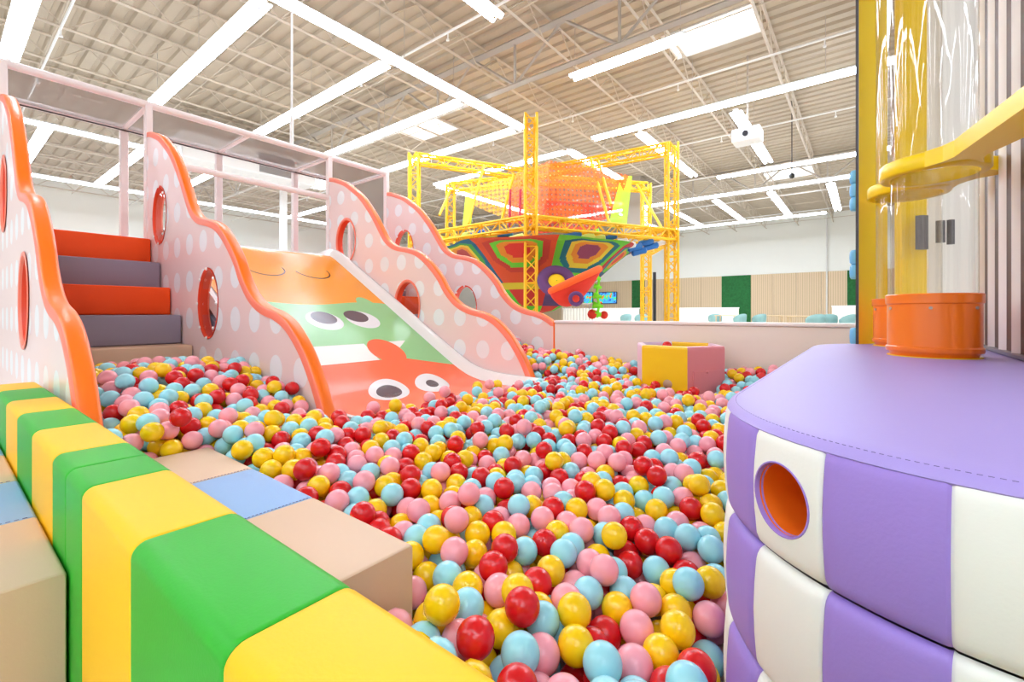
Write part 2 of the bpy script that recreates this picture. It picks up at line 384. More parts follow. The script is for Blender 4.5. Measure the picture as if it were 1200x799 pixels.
# ------------------------------------------------------------------ far cafe: screens, half walls, tables, chairs
SCRM = mat('screen', (60, 110, 170), .3); n = NB(SCRM)
nz = n.nt.nodes.new('ShaderNodeTexNoise'); nz.inputs['Scale'].default_value = 3; g_ = n.nt.nodes.new('ShaderNodeNewGeometry'); n.nt.links.new(g_.outputs['Position'], nz.inputs['Vector'])
cr = n.nt.nodes.new('ShaderNodeValToRGB'); n.nt.links.new(nz.outputs['Fac'], cr.inputs[0]); cr.color_ramp.interpolation = 'CONSTANT'
cr.color_ramp.elements[0].color = (*lin((30, 70, 150)), 1); cr.color_ramp.elements[1].position = .62; cr.color_ramp.elements[1].color = (*lin((230, 60, 50)), 1)
for p_, c_ in ((.42, (60, 150, 220)), (.53, (50, 190, 120))): el = cr.color_ramp.elements.new(p_); el.color = (*lin(c_), 1)
n.nt.links.new(cr.outputs[0], n.b.inputs['Base Color']); n.nt.links.new(cr.outputs[0], n.b.inputs['Emission Color']); n.b.inputs['Emission Strength'].default_value = .8
BLK = mat('black_plastic', (25, 25, 28), .3)
for pa, pb, lb in ((685, 696, 'blue menu screen on the tan far wall, left of the larger screen'), (703, 724, 'larger blue and red screen on the tan far wall')):
    a, b = wx(pa), wx(pb); d = YB/ray((pa+pb)/2, 0)[1]; zt = (HZ-342)/FPX*d; zb = (HZ-356)/FPX*d
    e = empty('wall_screen', ((a+b)/2, YB-.1, zb), lb, 'screen')
    MB().bbox((a, YB-.16, zb), (b, YB-.07, zt), .02, 1).build('bezel', BLK, e)
    MB().box((a+.05, YB-.17, zb+.05), (b-.05, YB-.161, zt-.05)).build('display', SCRM, e)
CREAM = mat('cream_paint', (238, 232, 216), .6)
def halfwall(pa, pb, Y, top, lb):
    a = ray(pa, 0); b = ray(pb, 0); xa, xb = a[0]/a[1]*Y, b[0]/b[1]*Y
    e = empty('half_wall', ((xa+xb)/2, Y, FLOOR), lb, 'low partition')
    MB().bbox((xa, Y, FLOOR), (xb, Y+.15, top-.04), .01, 1).build('panel', CREAM, e); MB().box((xa-.02, Y-.02, top-.04), (xb+.02, Y+.17, top)).build('cap', WHITEP, e)
halfwall(796, 865, 22, .26, 'long cream low partition in front of the tan far wall')
halfwall(660, 748, 21, .26, 'cream low partition below the wall screens')
halfwall(975, 1030, 19, .26, 'cream low partition near the yellow post')
TEAL = mat('teal_shell', (132, 172, 168), .5); LEGM = mat('pale_wood', (214, 184, 140), .5)
ch = empty('cafe_chair', (0, 0, 0), 'x', 'chair', 'teal chairs in the far seating area')
P = []
for i in range(9):
    t = PI*i/8; row = []
    for z, r in ((.44, .20), (.52, .235), (.66, .25), (.80, .25)):
        zz = z if z < .6 else .6+(z-.6)*(.25+.75*math.sin(t)**.7); row.append((r*math.cos(t), r*math.sin(t)*.9, zz))
    P.append(row)
mb = MB().grid(P); sh = mb.build('backrest', TEAL, ch, 180); m_ = sh.modifiers.new('t', 'SOLIDIFY'); m_.thickness = .012
MB().bbox((-.22, -.22, .42), (.22, .2, .455), .015, 2).build('seat', TEAL, ch, 40)
for sx in (-1, 1):
    for sy in (-1, 1): MB().tube((sx*.13, sy*.13, .43), (sx*.22, sy*.22, 0), .017, 6, .011).build('leg', LEGM, ch)
chs = [(838, 17.5, 'teal chair left of the three chairs right of the tower'), (866, 15.6, 'middle one of three teal chairs before the moss panel'), (889, 15.6, 'teal chair just right of the moss panel'),
       (955, 12.2, 'wide teal chair backs, left one near the yellow post'), (969, 12.4, 'second teal chair from the yellow post'), (990, 12.0, 'teal chair closest to the yellow post'),
       (733, 19.5, 'teal chair left of the far truss column'), (751, 17.5, 'teal chair directly beside the far truss column')]
for i, (px, d, lb) in enumerate(chs):
    o = ch if i == 0 else copy_tree(ch); x, y, _ = at_d(px, 370, d); o.location = (x, y, FLOOR); o.rotation_euler.z = ANG+PI+(i*.7 % .9)-.4; o['label'] = lb
def table(px, d, lb):
    x, y, _ = at_d(px, 370, d); e = empty('cafe_table', (x, y, FLOOR), lb, 'table')
    MB().bbox((x-.35, y-.35, FLOOR+.72), (x+.35, y+.35, FLOOR+.75), .01, 1).build('tabletop', LEGM, e)
    for sx in (-.3, .3):
        for sy in (-.3, .3): MB().tube((x+sx, y+sy, FLOOR), (x+sx, y+sy, FLOOR+.72), .02, 6).build('leg', LEGM, e)
table(852, 16.5, 'pale wooden table between the teal chairs before the moss panel'); table(903, 15.8, 'pale wooden table right of the moss panel chairs'); table(940, 12.6, 'pale wooden table left of the teal chairs near the post')
# little rail fence below the tower
x, y, _ = at_d(676, 370, 14.5); e = empty('rail_fence', (x, y, FLOOR), 'small grey barred gate below the red net pouch', 'fence')
for k in range(11): MB().tube((x-.55+k*.11, y, FLOOR), (x-.55+k*.11, y, .28), .012, 5).build('bar', CHG, e)
MB().tube((x-.6, y, .3), (x+.6, y, .3), .02, 6).build('top_rail', CHG, e)

# ------------------------------------------------------------------ yellow truss climbing tower with nets
tow = empty('climbing_tower', (-6.1, 8.75, FLOOR), 'yellow steel truss climbing tower behind the slide', 'climbing frame')
def truss(a, b, wd=.22, step=.24, rc=.027, rw=.014, name='truss_beam'):
    a, b = Vector(a), Vector(b); d = (b-a); L = d.length; d.normalize()
    u = Vector((0, 0, 1)) if abs(d.z) < .9 else Vector((CA, SA, 0)); s_ = d.cross(u).normalized(); u = s_.cross(d).normalized(); h = wd/2
    mb = MB(); cs = [s_*h*i+u*h*j for i, j in ((1, 1), (1, -1), (-1, -1), (-1, 1))]
    for c in cs: mb.tube(a+c, b+c, rc, 6)
    k = max(2, round(L/step))
    for i in range(k):
        p, q = a.lerp(b, i/k), a.lerp(b, (i+1)/k)
        for j in range(4):
            c0, c1 = cs[j], cs[(j+1) % 4]
            if (i+j) % 2: c0, c1 = c1, c0
            mb.tube(p+c0, q+c1, rw, 4, caps=False)
            if i % 3 == 0: mb.tube(p+cs[j], p+cs[(j+1) % 4], rw, 4, caps=False)
    return mb.build(name, YST, tow)
def H(px, py, d): return (HZ-py)/FPX*d
cN = at_d(622, 0, 8.9)[:2]; cR = at_d(787, 0, 10.4)[:2]; cL = at_d(485.5, 0, 11.1)[:2]; cB = at_d(620, 0, 12.4)[:2]
ZT = 3.88
for c, zt in ((cN, ZT), (cR, ZT), (cL, ZT), (cB, ZT)): truss((*c, FLOOR), (*c, zt), name='truss_column')
truss((*cR, ZT-.11), (*cB, ZT-.11)); truss((*cL, ZT-.11), (*cB, ZT-.11))
zm = 1.78
truss((*cN, zm), (*cR, zm)); truss((*cN, zm), (*cL, zm)); truss((*cR, zm), (*cB, zm)); truss((*cL, zm), (*cB, zm))
b1 = at_d(757, 0, 13.2); b2 = at_d(528, 0, 13.2)
for bb in (b1, b2): truss((bb[0], bb[1], FLOOR), (bb[0], bb[1], 3.75), name='truss_column')
truss((*cR, zm), (b1[0], b1[1], zm)); truss((b1[0], b1[1], 3.65), (*cB, 3.65)); truss((b2[0], b2[1], 3.65), (*cB, 3.65)); truss((b2[0], b2[1], zm), (*cL, zm))
truss((*cN, ZT-.11), (cN[0]*.55+cB[0]*.45, cN[1]*.55+cB[1]*.45, ZT-.9), wd=.16)
# slanted stay tubes
for (xa, ya, da), (xb, yb, db) in (((567, 193, 11.5), (549, 262, 11)), ((692, 185, 11.2), (714, 262, 10.2)), ((700, 186, 11.4), (716, 240, 10.2)), ((745, 214, 13.2), (776, 268, 11)), ((528, 222, 13), (515, 252, 12)), ((602, 205, 11), (588, 258, 11))):
    MB().tube(at_d(xa, ya, da), at_d(xb, yb, db), .035, 8).build('stay_tube', YST, tow)
ctr = Vector((-6.15, 8.85))
# orange roof net: a tent of sheer cord
NO = sheer('orange_net', (255, 108, 14), .62); NY = sheer('amber_net', (255, 176, 30), .45); NL = sheer('lime_net', (196, 240, 40), .75); NRD = sheer('red_net', (238, 70, 34), .6)
for m_ in (NO, NY, NRD):
    n = NB(m_); mxn = [q for q in m_.node_tree.nodes if q.type == 'MIX_SHADER'][0]; a0 = mxn.inputs[0].default_value
    wv = n.m('SINE', n.m('MULTIPLY', n.z, 52.0)); wn = n.m('SINE', n.m('MULTIPLY', n.m('ADD', n.x, n.y), 44.0))
    n.nt.links.new(n.m('ADD', a0+.02, n.m('MULTIPLY', n.m('ADD', wv, wn), .16)), mxn.inputs[0])
def netpatch(name, corners, m, sag=.0, nn=10, label=None):
    a, b, c, d = [Vector(p) for p in corners]; P = []
    for i in range(nn+1):
        u = i/nn; row = []
        for j in range(nn+1):
            v = j/nn; p = (a*(1-u)+b*u)*(1-v)+(d*(1-u)+c*u)*v; p.z += sag*16*u*(1-u)*v*(1-v); row.append(p)
        P.append(row)
    o = MB().grid(P).build(name, m, tow, 180)
    if label: o['label'] = label
    return o
D = at_d
netpatch('roof_net', (D(600, 206, 11.6), D(645, 188, 10.8), D(640, 262, 10.3), D(596, 262, 11)), NO, .25, label='orange cord net')
netpatch('roof_net', (D(645, 188, 10.8), D(737, 205, 11), D(722, 250, 10.8), D(640, 262, 10.3)), NO, .3, label='orange cord net')
netpatch('roof_net', (D(545, 222, 12), D(600, 206, 11.6), D(596, 258, 11), D(553, 240, 11.8)), NY, .2, label='amber cord net')
netpatch('side_net', (D(640, 235, 10.4), D(724, 240, 10.8), D(700, 268, 10.5), D(628, 274, 10.4)), NRD, 0, label='red cord net')
netpatch('lime_net_strip', (D(546, 224, 11.9), D(556, 228, 11.9), D(552, 264, 11.4), D(542, 264, 11.4)), NL, 0)
netpatch('lime_net_strip', (D(728, 206, 11), D(741, 206, 11.2), D(734, 268, 10.6), D(712, 266, 10.4)), NL, 0)
for px in (598, 610, 645, 652): MB().tube(D(px, 222, 10.8), D(px-1, 266, 10.7), .03, 6).build('cord_rope', mat('dark_red_rope', (170, 40, 60), .8), tow)
# crocheted bowl: colour bands are the cord colours
BW = mat('crochet', (200, 60, 40), .85, .6, 60)
at_ = BW.node_tree.nodes.new('ShaderNodeAttribute'); at_.attribute_name = 'cord'; BW.node_tree.links.new(at_.outputs['Color'], BW.node_tree.nodes['Principled BSDF'].inputs['Base Color'])
prof = [(2.25, 1.46), (2.08, 1.38), (1.8, 1.15), (1.42, .80), (1.05, .5), (.7, .22), (.4, .06), (.12, .0)]
NU, NV = 352, 110; P = []
for i in range(NU):
    row = []
    for j in range(NV+1):
        t = j/NV*(len(prof)-1); k = min(int(t), len(prof)-2); q = t-k
        r = prof[k][0]*(1-q)+prof[k+1][0]*q; z = prof[k][1]*(1-q)+prof[k+1][1]*q; a = 2*PI*i/NU
        r *= 1+.04*math.cos(8*a)*(1-j/NV); row.append((ctr.x+r*math.cos(a), ctr.y+r*math.sin(a), z))
    P.append(row)
bowl = MB().grid(P, 0, True).build('net_bowl', BW, tow, 180)
bowl['label'] = 'multicoloured crocheted net bowl'
ca = bowl.data.color_attributes.new('cord', 'FLOAT_COLOR', 'CORNER'); cols = np.zeros((len(bowl.data.loops), 4)); cols[:, 3] = 1
pal = [(226, 52, 34), (232, 96, 28), (236, 190, 30), (104, 200, 40), (28, 104, 128), (200, 40, 60), (112, 186, 40), (230, 70, 40)]
li = 0
for i in range(NU):
    for j in range(NV):
        s8 = (i/NU*8) % 1; sec = int(i/NU*8); v = j/NV
        du = abs(s8-.5)*2; dv = abs(v-.22)/.24; m_ = max(du*.9, dv, (du+dv)*.62)
        if m_ < .30: c = [(226, 52, 34), (180, 60, 60), (226, 52, 34), (150, 60, 90)][sec % 4]
        elif m_ < .46: c = (236, 140, 30)
        elif m_ < .60: c = [(110, 205, 45), (236, 200, 40)][sec % 2]
        elif m_ < .76: c = [(24, 96, 130), (70, 160, 60), (200, 60, 40), (20, 110, 120)][sec % 4]
        elif v < .5: c = [(206, 44, 44), (28, 100, 130), (226, 80, 30), (110, 205, 45)][sec % 4]
        elif v < .56: c = (226, 200, 40)
        elif v < .76: c = [(80, 130, 140), (90, 210, 40), (214, 48, 34), (96, 70, 120)][sec % 4]
        else: c = [(96, 214, 36), (226, 52, 34)][sec % 2]
        cols[li:li+4, :3] = [q*.72 for q in lin(c)]; li += 4
ca.data.foreach_set('color', cols.ravel())
PURP = mat('purple_cord', (96, 56, 104), .85, .5, 60); YC = mat('yellow_cord', (238, 196, 20), .85, .5, 60); RC = mat('red_cord', (214, 44, 20), .85, .5, 60); OC = mat('orange_cord', (244, 90, 24), .85, .5, 60); LC = mat('lime_cord', (130, 226, 40), .85, .5, 60)
fc = Vector(D(652, 329, 8.7)); fw = Vector((-SA, CA, 0)); rt = Vector((CA, SA, 0)); upv = (Vector((0, 0, 1))+fw*.6).normalized()
mb = MB(); P = [[fc+(rt*math.cos(a)+upv*math.sin(a))*(.26+.11*math.cos(b))+fw*(-.11*math.sin(b)) for b in [2*PI*k/10 for k in range(11)]] for a in [2*PI*i/24 for i in range(24)]]
mb.grid(P, 0, True).build('tunnel_ring', PURP, tow, 180)
mb = MB(); P = [[fc+(rt*math.cos(a)+upv*math.sin(a))*r-fw*h for r, h in ((.01, .06), (.12, .05), (.22, .0))] for a in [2*PI*i/20 for i in range(20)]]
mb.grid(P, 0, True).build('tunnel_mouth', YC, tow, 180)
# red hanging pouch, a leaf-shaped sack with an orange lip
pa_, pb_ = Vector(D(702, 317, 8.5)), Vector(D(646, 343, 8.2)); P = []
for i in range(25):
    t = i/24; c = pa_.lerp(pb_, t); hgt = 1.0*math.sin(PI*t**.75)**.8*(.25+.75*t)*.62; wd_ = .28*math.sin(PI*t)**.6
    P.append([c+fw*wd_*math.cos(a)+Vector((0, 0, -abs(hgt)*math.sin(a))) for a in [PI*k/10 for k in range(11)]])
o = MB().grid(P).build('net_pouch', RC, tow, 180); m_ = o.modifiers.new('t', 'SOLIDIFY'); m_.thickness = .03
for sd in (0, 10): MB().path([r[sd]+Vector((0, 0, .03)) for r in P], .07, 8).build('pouch_lip', OC, tow, 180)
hc = Vector(D(675, 350, 7.95)); MB().grid([[hc+(rt*math.cos(a)+Vector((0, 0, 1))*math.sin(a))*(.10+.035*math.cos(b))-fw*.035*math.sin(b) for b in [2*PI*k/8 for k in range(9)]] for a in [2*PI*i/16 for i in range(16)]], 0, True).build('pouch_ring', PURP, tow, 180)
# lime rope ladder with red knots
ra, rb = D(700, 268, 10), D(701, 372, 10)
mb = MB(); pts = [Vector(ra).lerp(Vector(rb), k/14)+rt*(.03*math.sin(k*1.7)) for k in range(15)]; mb.path(pts, .03, 6).build('climbing_rope', LC, tow, 180)
mb = MB()
for k, zc in enumerate((325, 335, 346, 357, 367)): mb.tube(Vector(D(697-k*.7, zc, 10)), Vector(D(704+k*.9, zc+2, 10)), .05+.012*k, 7, .03)
mb.build('rope_knots', LC, tow, 180)
MB().sphere(D(694, 368, 10), .11, 8, 6).sphere(D(708, 369, 10), .09, 8, 6).build('rope_tail', RC, tow, 180)
# blue, white and lime padded rollers hung around the mid ring
BL = mat('blue_roller', (28, 104, 176), .5); LM = mat('lime_roller', (206, 226, 110), .5)
rolls = [(560, 274, 12, BL), (548, 275, 12, LM), (575, 277, 11.5, LM), (592, 275, 11, BL), (605, 279, 10.5, LM), (655, 280, 10.2, BL), (672, 276, 10.2, BL), (687, 278, 10.2, LM), (700, 280, 10.3, LM), (714, 278, 10.3, BL), (727, 284, 10.4, WHITEP), (736, 288, 10.6, WHITEP), (744, 290, 10.8, BL), (749, 295, 10.9, BL), (757, 284, 10.9, BL), (763, 289, 11, BL), (771, 285, 11.1, WHITEP)]
for px, py, d, m_ in rolls:
    d = 9.1+abs(px-650)*.011; c = Vector(D(px, py, d)); ax = (rt*.9+Vector((0, 0, .22))).normalized()*.17
    mb = MB(); L_ = [c-ax, c-ax*.85, c+ax*.85, c+ax]; mb.tube(L_[0], L_[1], .04, 12, .07); mb.tube(L_[1], L_[2], .07, 12); mb.tube(L_[2], L_[3], .07, 12, .04)
    mb.build('padded_roller', m_, tow, 60)

# ------------------------------------------------------------------ wavy polka-dot side panels
PROF = [(-5.55, 1.77), (-5.42, 1.745), (-5.29, 1.70), (-5.14, 1.64), (-5.0, 1.555), (-4.87, 1.47), (-4.75, 1.37), (-4.57, 1.18), (-4.42, .985), (-4.33, .87), (-4.24, .80), (-4.13, .752), (-3.94, .712), (-3.77, .655), (-3.6, .54), (-3.44, .39), (-3.34, .255), (-3.24, .155), (-3.14, .09), (-3.02, .045), (-2.85, .008), (-2.69, -.06), (-2.53, -.19), (-2.42, -.325), (-2.34, -.45), (-2.28, -.58), (-2.25, -.70), (-2.24, FLOOR)]
def smooth_curve(pts, k=4):
    out = []
    for i in range(len(pts)-1):
        p0 = pts[max(i-1, 0)]; p1 = pts[i]; p2 = pts[i+1]; p3 = pts[min(i+2, len(pts)-1)]
        for j in range(k):
            t = j/k; out.append(tuple(.5*((2*p1[a])+(-p0[a]+p2[a])*t+(2*p0[a]-5*p1[a]+4*p2[a]-p3[a])*t*t+(-p0[a]+3*p1[a]-3*p2[a]+p3[a])*t**3) for a in (0, 1)))
    return out+[pts[-1]]
HOLES = [(-5.13, .90), (-3.95, .075)]; HRX, HRZ = .205, .275
TH = .075
def side_panel(y0, stair_side, label, cut=None, ylow=FLOOR):
    y1 = y0+TH; crv = smooth_curve(PROF, 4)
    if cut is not None: crv = [p for p in crv if p[0] <= cut]; crv.append((cut, crv[-1][1]-.005))
    e = empty('wavy_side_panel', (-3.9, (y0+y1)/2, FLOOR), label, 'slide side panel')
    # inner offset curve for the soft edge band
    bw = .055; inner = []
    for i, p in enumerate(crv):
        a = crv[max(i-1, 0)]; b = crv[min(i+1, len(crv)-1)]; tx, tz = b[0]-a[0], b[1]-a[1]; L = math.hypot(tx, tz); inner.append((p[0]+tz/L*bw, p[1]-tx/L*bw))
    if cut is not None: inner[-1] = (cut, inner[-1][1])
    else: inner[-1] = (inner[-1][0], ylow)
    inner[0] = (-5.55, inner[0][1])
    out = [(-5.55, ylow)]+inner+([(cut, ylow)] if cut is not None else [])
    if cut is not None: out = [(-5.55, ylow)]+inner[:-1]+[(cut-.0, inner[-1][1]), (cut, ylow)]
    holes = [[(hx+HRX*math.cos(2*PI*k/40), hz+HRZ*math.sin(2*PI*k/40)) for k in range(40)] for hx, hz in HOLES]
    polys = [[Vector((p[0], p[1], 0)) for p in out]]+[[Vector((p[0], p[1], 0)) for p in h] for h in holes]
    tri = tessellate_polygon(polys); flat = [p for pl in polys for p in pl]; N = len(flat)
    mb = MB(); mb.add([(p.x, y0+.004, p.y) for p in flat]+[(p.x, y1-.004, p.y) for p in flat], [tuple(t) for t in tri]+[tuple(i+N for i in t[::-1]) for t in tri])
    o = len(out); mb.add([(p[0], yy, p[1]) for yy in (y0+.004, y1-.004) for p in out], [(i, (i+1) % o, o+(i+1) % o, o+i) for i in range(o)])
    mb.build('polka_board', PINKP, e, fixn=False)
    # edge trim: rounded-over foam edge, salmon on the faces, orange across the thickness
    mb = MB(); rr = .014; k = len(crv); rows = []
    for i in range(k):
        (ox, oz), (ix, iz) = crv[i], inner[i]; nx, nz_ = (ox-ix)/bw, (oz-iz)/bw
        if cut is not None and i == k-1: nx, nz_ = 0, 1
        rows.append([(ix, y0-.001, iz), (ox-nx*rr, y0-.001, oz-nz_*rr), (ox-nx*.004, y0+.004, oz-nz_*.004), (ox, y0+rr, oz), (ox, y1-rr, oz), (ox-nx*.004, y1-.004, oz-nz_*.004), (ox-nx*rr, y1+.001, oz-nz_*rr), (ix, y1+.001, iz)])
    fs = []; mi = []
    for i in range(k-1):
        for j in range(7): fs.append((i*8+j, (i+1)*8+j, (i+1)*8+j+1, i*8+j+1)); mi.append(0 if j in (2, 3, 4) else 1)
    mb.v = [p for r in rows for p in r]; mb.f = fs; mb.mi = mi
    mb.build('edge_trim', [ORANGE, SALMON], e, 50)
    if cut is not None:
        MB().bbox((cut-.002, y0-.002, ylow), (cut+.012, y1+.002, inner[-1][1]+.05), .004, 2).build('end_trim', ORANGE, e, 40)
    for hx, hz in HOLES:
        ring = MB(); pr = [(1.02, y0-.002), (1.0, y0-.007), (.93, y0-.005), (.90, y0+.008), (.90, y1), (.95, y1)] if stair_side > 0 else [(1.02, y1+.002), (1.0, y1+.007), (.93, y1+.005), (.90, y1-.008), (.90, y0), (.95, y0)]
        P = [[(hx+(HRX+.012)*s_*math.cos(a), yy, hz+(HRZ+.012)*s_*math.sin(a)) for s_, yy in pr] for a in [2*PI*q/48 for q in range(48)]]
        ring.grid(P, 0, True); ring.mi = ([1, 1, 1, 0, 0])*48; fr = ring.build('porthole_ring', [mat('ring_orange', (236, 66, 26), .4), SALMON], e, 50)
        yp = y0+.012 if stair_side < 0 else y1-.012
        P = [[(hx+HRX*.9*s_*math.cos(a), yp, hz+HRZ*.9*s_*math.sin(a)) for s_ in (.01, 1.0)] for a in [2*PI*q/40 for q in range(40)]]
        MB().grid(P, 0, True).build('pane', GLASSW, fr)
        yb = y0-.006 if stair_side < 0 else y1+.006
        for q in range(8):
            a = PI/8*2*q+PI/2; c = (hx+HRX*.93*math.cos(a), yb, hz+HRZ*.95*math.sin(a))
            b_ = MB().lathe((0, 0, 0), [(1e-4, .010), (.008, .008), (.013, 0)], 10).build('bolt', mat('bolt_white', (245, 240, 236), .3), fr, 180)
            b_.location = Vector(c)-world_loc(fr); b_.rotation_euler = (PI/2 if stair_side < 0 else -PI/2, 0, 0)
    return e
Y0, Y1, Y2, Y3 = .345, 1.30, 3.20, 4.10
side_panel(Y0, 1, 'nearest left polka dot panel rising beside the green and yellow barrier')
side_panel(Y1, -1, 'polka dot panel between the grey and red stairs and the slide')
side_panel(Y2, 1, 'polka dot panel on the right side of the slide, with white rail')
side_panel(Y3, -1, 'farthest polka dot panel, ending at the low pink wall', cut=-2.64)

# ------------------------------------------------------------------ stairs
XS = [-5.37, -5.07, -4.79, -4.51, -4.25]; 
def stairs(ya, yb, where):
    xs = [-5.367, -5.073, -4.79, -4.508, -4.248]; zt = [.707, .462, .224, -.014, -.252]; ms = [VR, VGR, VR, VGR, VT]; nm = ['red', 'grey', 'red', 'grey', 'tan']
    od = ['top', 'second from the top', 'third from the top', 'fourth from the top', 'lowest']
    for i in range(5):
        back = -6.4 if i == 0 else xs[i-1]-.02; zb = zt[i+1]-.0 if i < 4 else FLOOR
        e = empty('stair_block', ((xs[i]+back)/2, (ya+yb)/2, zb), '%s padded foam stair, %s, %s' % (nm[i], od[i], where), 'foam stair', 'padded stairs '+where)
        MB().bbox((back, ya+.004, zb+.002), (xs[i]+.0, yb-.004, zt[i]), .012, 3).build('cushion', ms[i], e, 40)
        if i < 4:
            MB().bbox((back, ya+.01, FLOOR+.01), (xs[i]-.03, yb-.01, zb), .01, 1).build('core', VGR, e)
XF_ = 0
stairs(Y0+TH, Y1, 'left of the slide')
stairs(Y2+TH, Y3, 'right of the slide')
e = empty('platform_deck', (-6.0, 2.2, FLOOR), 'padded platform deck at the top of slide and stairs', 'platform')
MB().bbox((-6.44, Y1+TH, FLOOR), (-5.62, Y2, .68), .01, 2).build('deck_pad', VGR, e, 40)

# ------------------------------------------------------------------ steel frame with netting
fr = empty('play_frame', (-6.0, 2.2, FLOOR), 'pale pink tubular steel frame with grey netting above the slide', 'frame')
XFr, XBk, ZBm = -5.55, -6.46, 2.04
for yy in (Y0+.02, Y1+.02, Y2+.02, Y3+.02):
    MB().bbox((XFr-.035, yy-.03, FLOOR), (XFr+.035, yy+.03, ZBm+.02), .008, 1).build('post', STEEL, fr, 40)
for yy in (Y0+.02, Y1+.02, 2.25, Y2+.02, Y3+.02):
    MB().bbox((XBk-.04, yy-.035, FLOOR), (XBk+.04, yy+.035, ZBm+.02), .008, 1).build('post', STEEL, fr, 40)
    MB().tube((XFr, yy, ZBm), (XBk, yy, ZBm), .028, 10).build('cross_beam', STEEL, fr, 40)
for xx, nm in ((XFr, 'front_beam'), (XBk, 'back_beam')):
    MB().tube((xx, -1.4, ZBm), (xx, Y3+.05, ZBm), .035, 12).build(nm, STEEL, fr, 40)
MB().tube((XFr, Y1+.1, 1.51), (XFr, Y2, 1.51), .035, 12).build('handrail', STEEL, fr, 40)
MB().bbox((XFr-.035, -1.4, FLOOR), (XFr+.035, -1.33, ZBm), .008, 1).build('post', STEEL, fr)
NG = sheer('grey_netting', (150, 138, 132), .6)
MB().add([(XFr, -1.4, ZBm-.01), (XBk, -1.4, ZBm-.01), (XBk, Y3, ZBm-.01), (XFr, Y3, ZBm-.01)], [(0, 1, 2, 3)]).build('roof_netting', NG, fr)
MB().add([(XBk, Y0, ZBm), (XBk, Y0, .72), (XBk, Y3, .72), (XBk, Y3, ZBm)], [(0, 1, 2, 3)]).build('back_netting', sheer('thin_netting', (214, 206, 200), .16), fr)
MB().add([(XFr, Y3+.03, ZBm), (XBk, Y3+.03, ZBm), (XBk, Y3+.03, .72), (XFr, Y3+.03, .72)], [(0, 1, 2, 3)]).build('side_netting', NG, fr)
for y_ in (Y0, Y1): pass
MB().tube((XBk+.05, -1.4, ZBm-.04), (XBk+.05, Y3, ZBm-.04), .008, 5).build('net_cord', mat('dark_cord', (70, 60, 56), .8), fr)
e = empty('hanger_rod', (XFr, 2.73, ZBm+.03), 'thin white rod rising from the frame beam to the roof', 'rod')
MB().tube((XFr, 2.73, ZBm+.03), (XFr, 2.73, ROOF), .012, 8).build('rod', WHITEP, e); MB().tube((XFr, 2.73, ZBm+.03), (XFr, 2.73, ZBm+.35), .022, 8).build('sleeve', WHITEP, e)

# ------------------------------------------------------------------ the slide
PRT = mat('slide_print', (250, 160, 50), .25, spec=.35); n = NB(PRT)
x_, y_ = n.x, n.y
bump_top = n.inside(n.ell(x_, y_, -4.13, 2.83, .15, .10))
wob = n.m('MULTIPLY', n.m('SINE', n.m('MULTIPLY', y_, 5.0)), .03)
g1 = n.m('MAXIMUM', n.m('GREATER_THAN', n.m('ADD', x_, wob), -4.15), bump_top)
b2_ = n.m('ADD', -3.27, n.m('MULTIPLY', n.m('MAXIMUM', n.m('SUBTRACT', y_, 2.6), 0.0), .36))
o2 = n.m('MAXIMUM', n.m('GREATER_THAN', x_, b2_), n.inside(n.ell(x_, y_, -3.38, 2.515, .175, .168)))
c = n.mix(n.m('LESS_THAN', x_, -5.27), (253, 160, 40), (246, 240, 228))  # cream upper end paints in the pale reflection on the crest
c = n.mix(g1, c, (150, 206, 140))
white_bar = n.m('MULTIPLY', n.m('MULTIPLY', n.m('GREATER_THAN', x_, -3.50), n.m('LESS_THAN', x_, -3.24)), n.m('LESS_THAN', y_, 2.36))  # plain white bar left of the orange-red bump
c = n.mix(white_bar, c, (250, 244, 236))
white_wedge = n.m('MULTIPLY', n.m('MULTIPLY', n.m('GREATER_THAN', x_, -3.51), n.m('LESS_THAN', n.m('ADD', x_, n.m('MULTIPLY', n.m('SUBTRACT', y_, 2.68), .7)), -3.41)), n.m('GREATER_THAN', y_, 2.6))  # small white wedge right of the bump
c = n.mix(white_wedge, c, (250, 244, 236))
c = n.mix(o2, c, (250, 108, 62))
for cx, cy_, rx, ry, colr in ((-3.86, 2.2, .145, .165, (240, 236, 236)), (-3.905, 2.215, .10, .118, (98, 78, 84)), (-3.87, 2.6, .145, .168, (240, 236, 236)), (-3.925, 2.56, .098, .122, (98, 78, 84))):
    c = n.mix(n.inside(n.ell(x_, y_, cx, cy_, rx, ry)), c, colr)
ysh = n.m('ADD', y_, n.m('MULTIPLY', n.m('ADD', x_, 2.84), .4))
for cx, cy_, rx, ry, colr in ((-2.84, 2.135, .19, .175, (240, 236, 236)), (-2.825, 2.13, .12, .11, (80, 68, 76)), (-2.84, 2.565, .185, .165, (240, 236, 236)), (-2.85, 2.57, .075, .06, (80, 68, 76))):
    c = n.mix(n.inside(n.ell(x_, ysh, cx, cy_, rx, ry)), c, colr)
for cx, cy_ in ((-4.80, 2.08), (-4.80, 2.58)):
    ea = n.inside(n.ell(x_, y_, cx, cy_, .165, .20)); eb = n.m('GREATER_THAN', n.ell(x_, y_, cx, cy_, .146, .187), 1.0)
    low = n.m('GREATER_THAN', x_, n.m('ADD', cx-.0, n.m('MULTIPLY', n.m('SUBTRACT', y_, cy_), -.15)))
    c = n.mix(n.m('MULTIPLY', n.m('MULTIPLY', ea, eb), low), c, (92, 50, 20))
n.out(c)
CH = smooth_curve([(-5.62, .72), (-5.5, .735), (-5.36, .735), (-5.24, .70), (-5.1, .63), (-4.8, .463), (-4.2, .126), (-3.6, -.212), (-3.2, -.435), (-3.0, -.535), (-2.85, -.585), (-2.65, -.615), (-2.4, -.625), (-2.15, -.63)], 5)
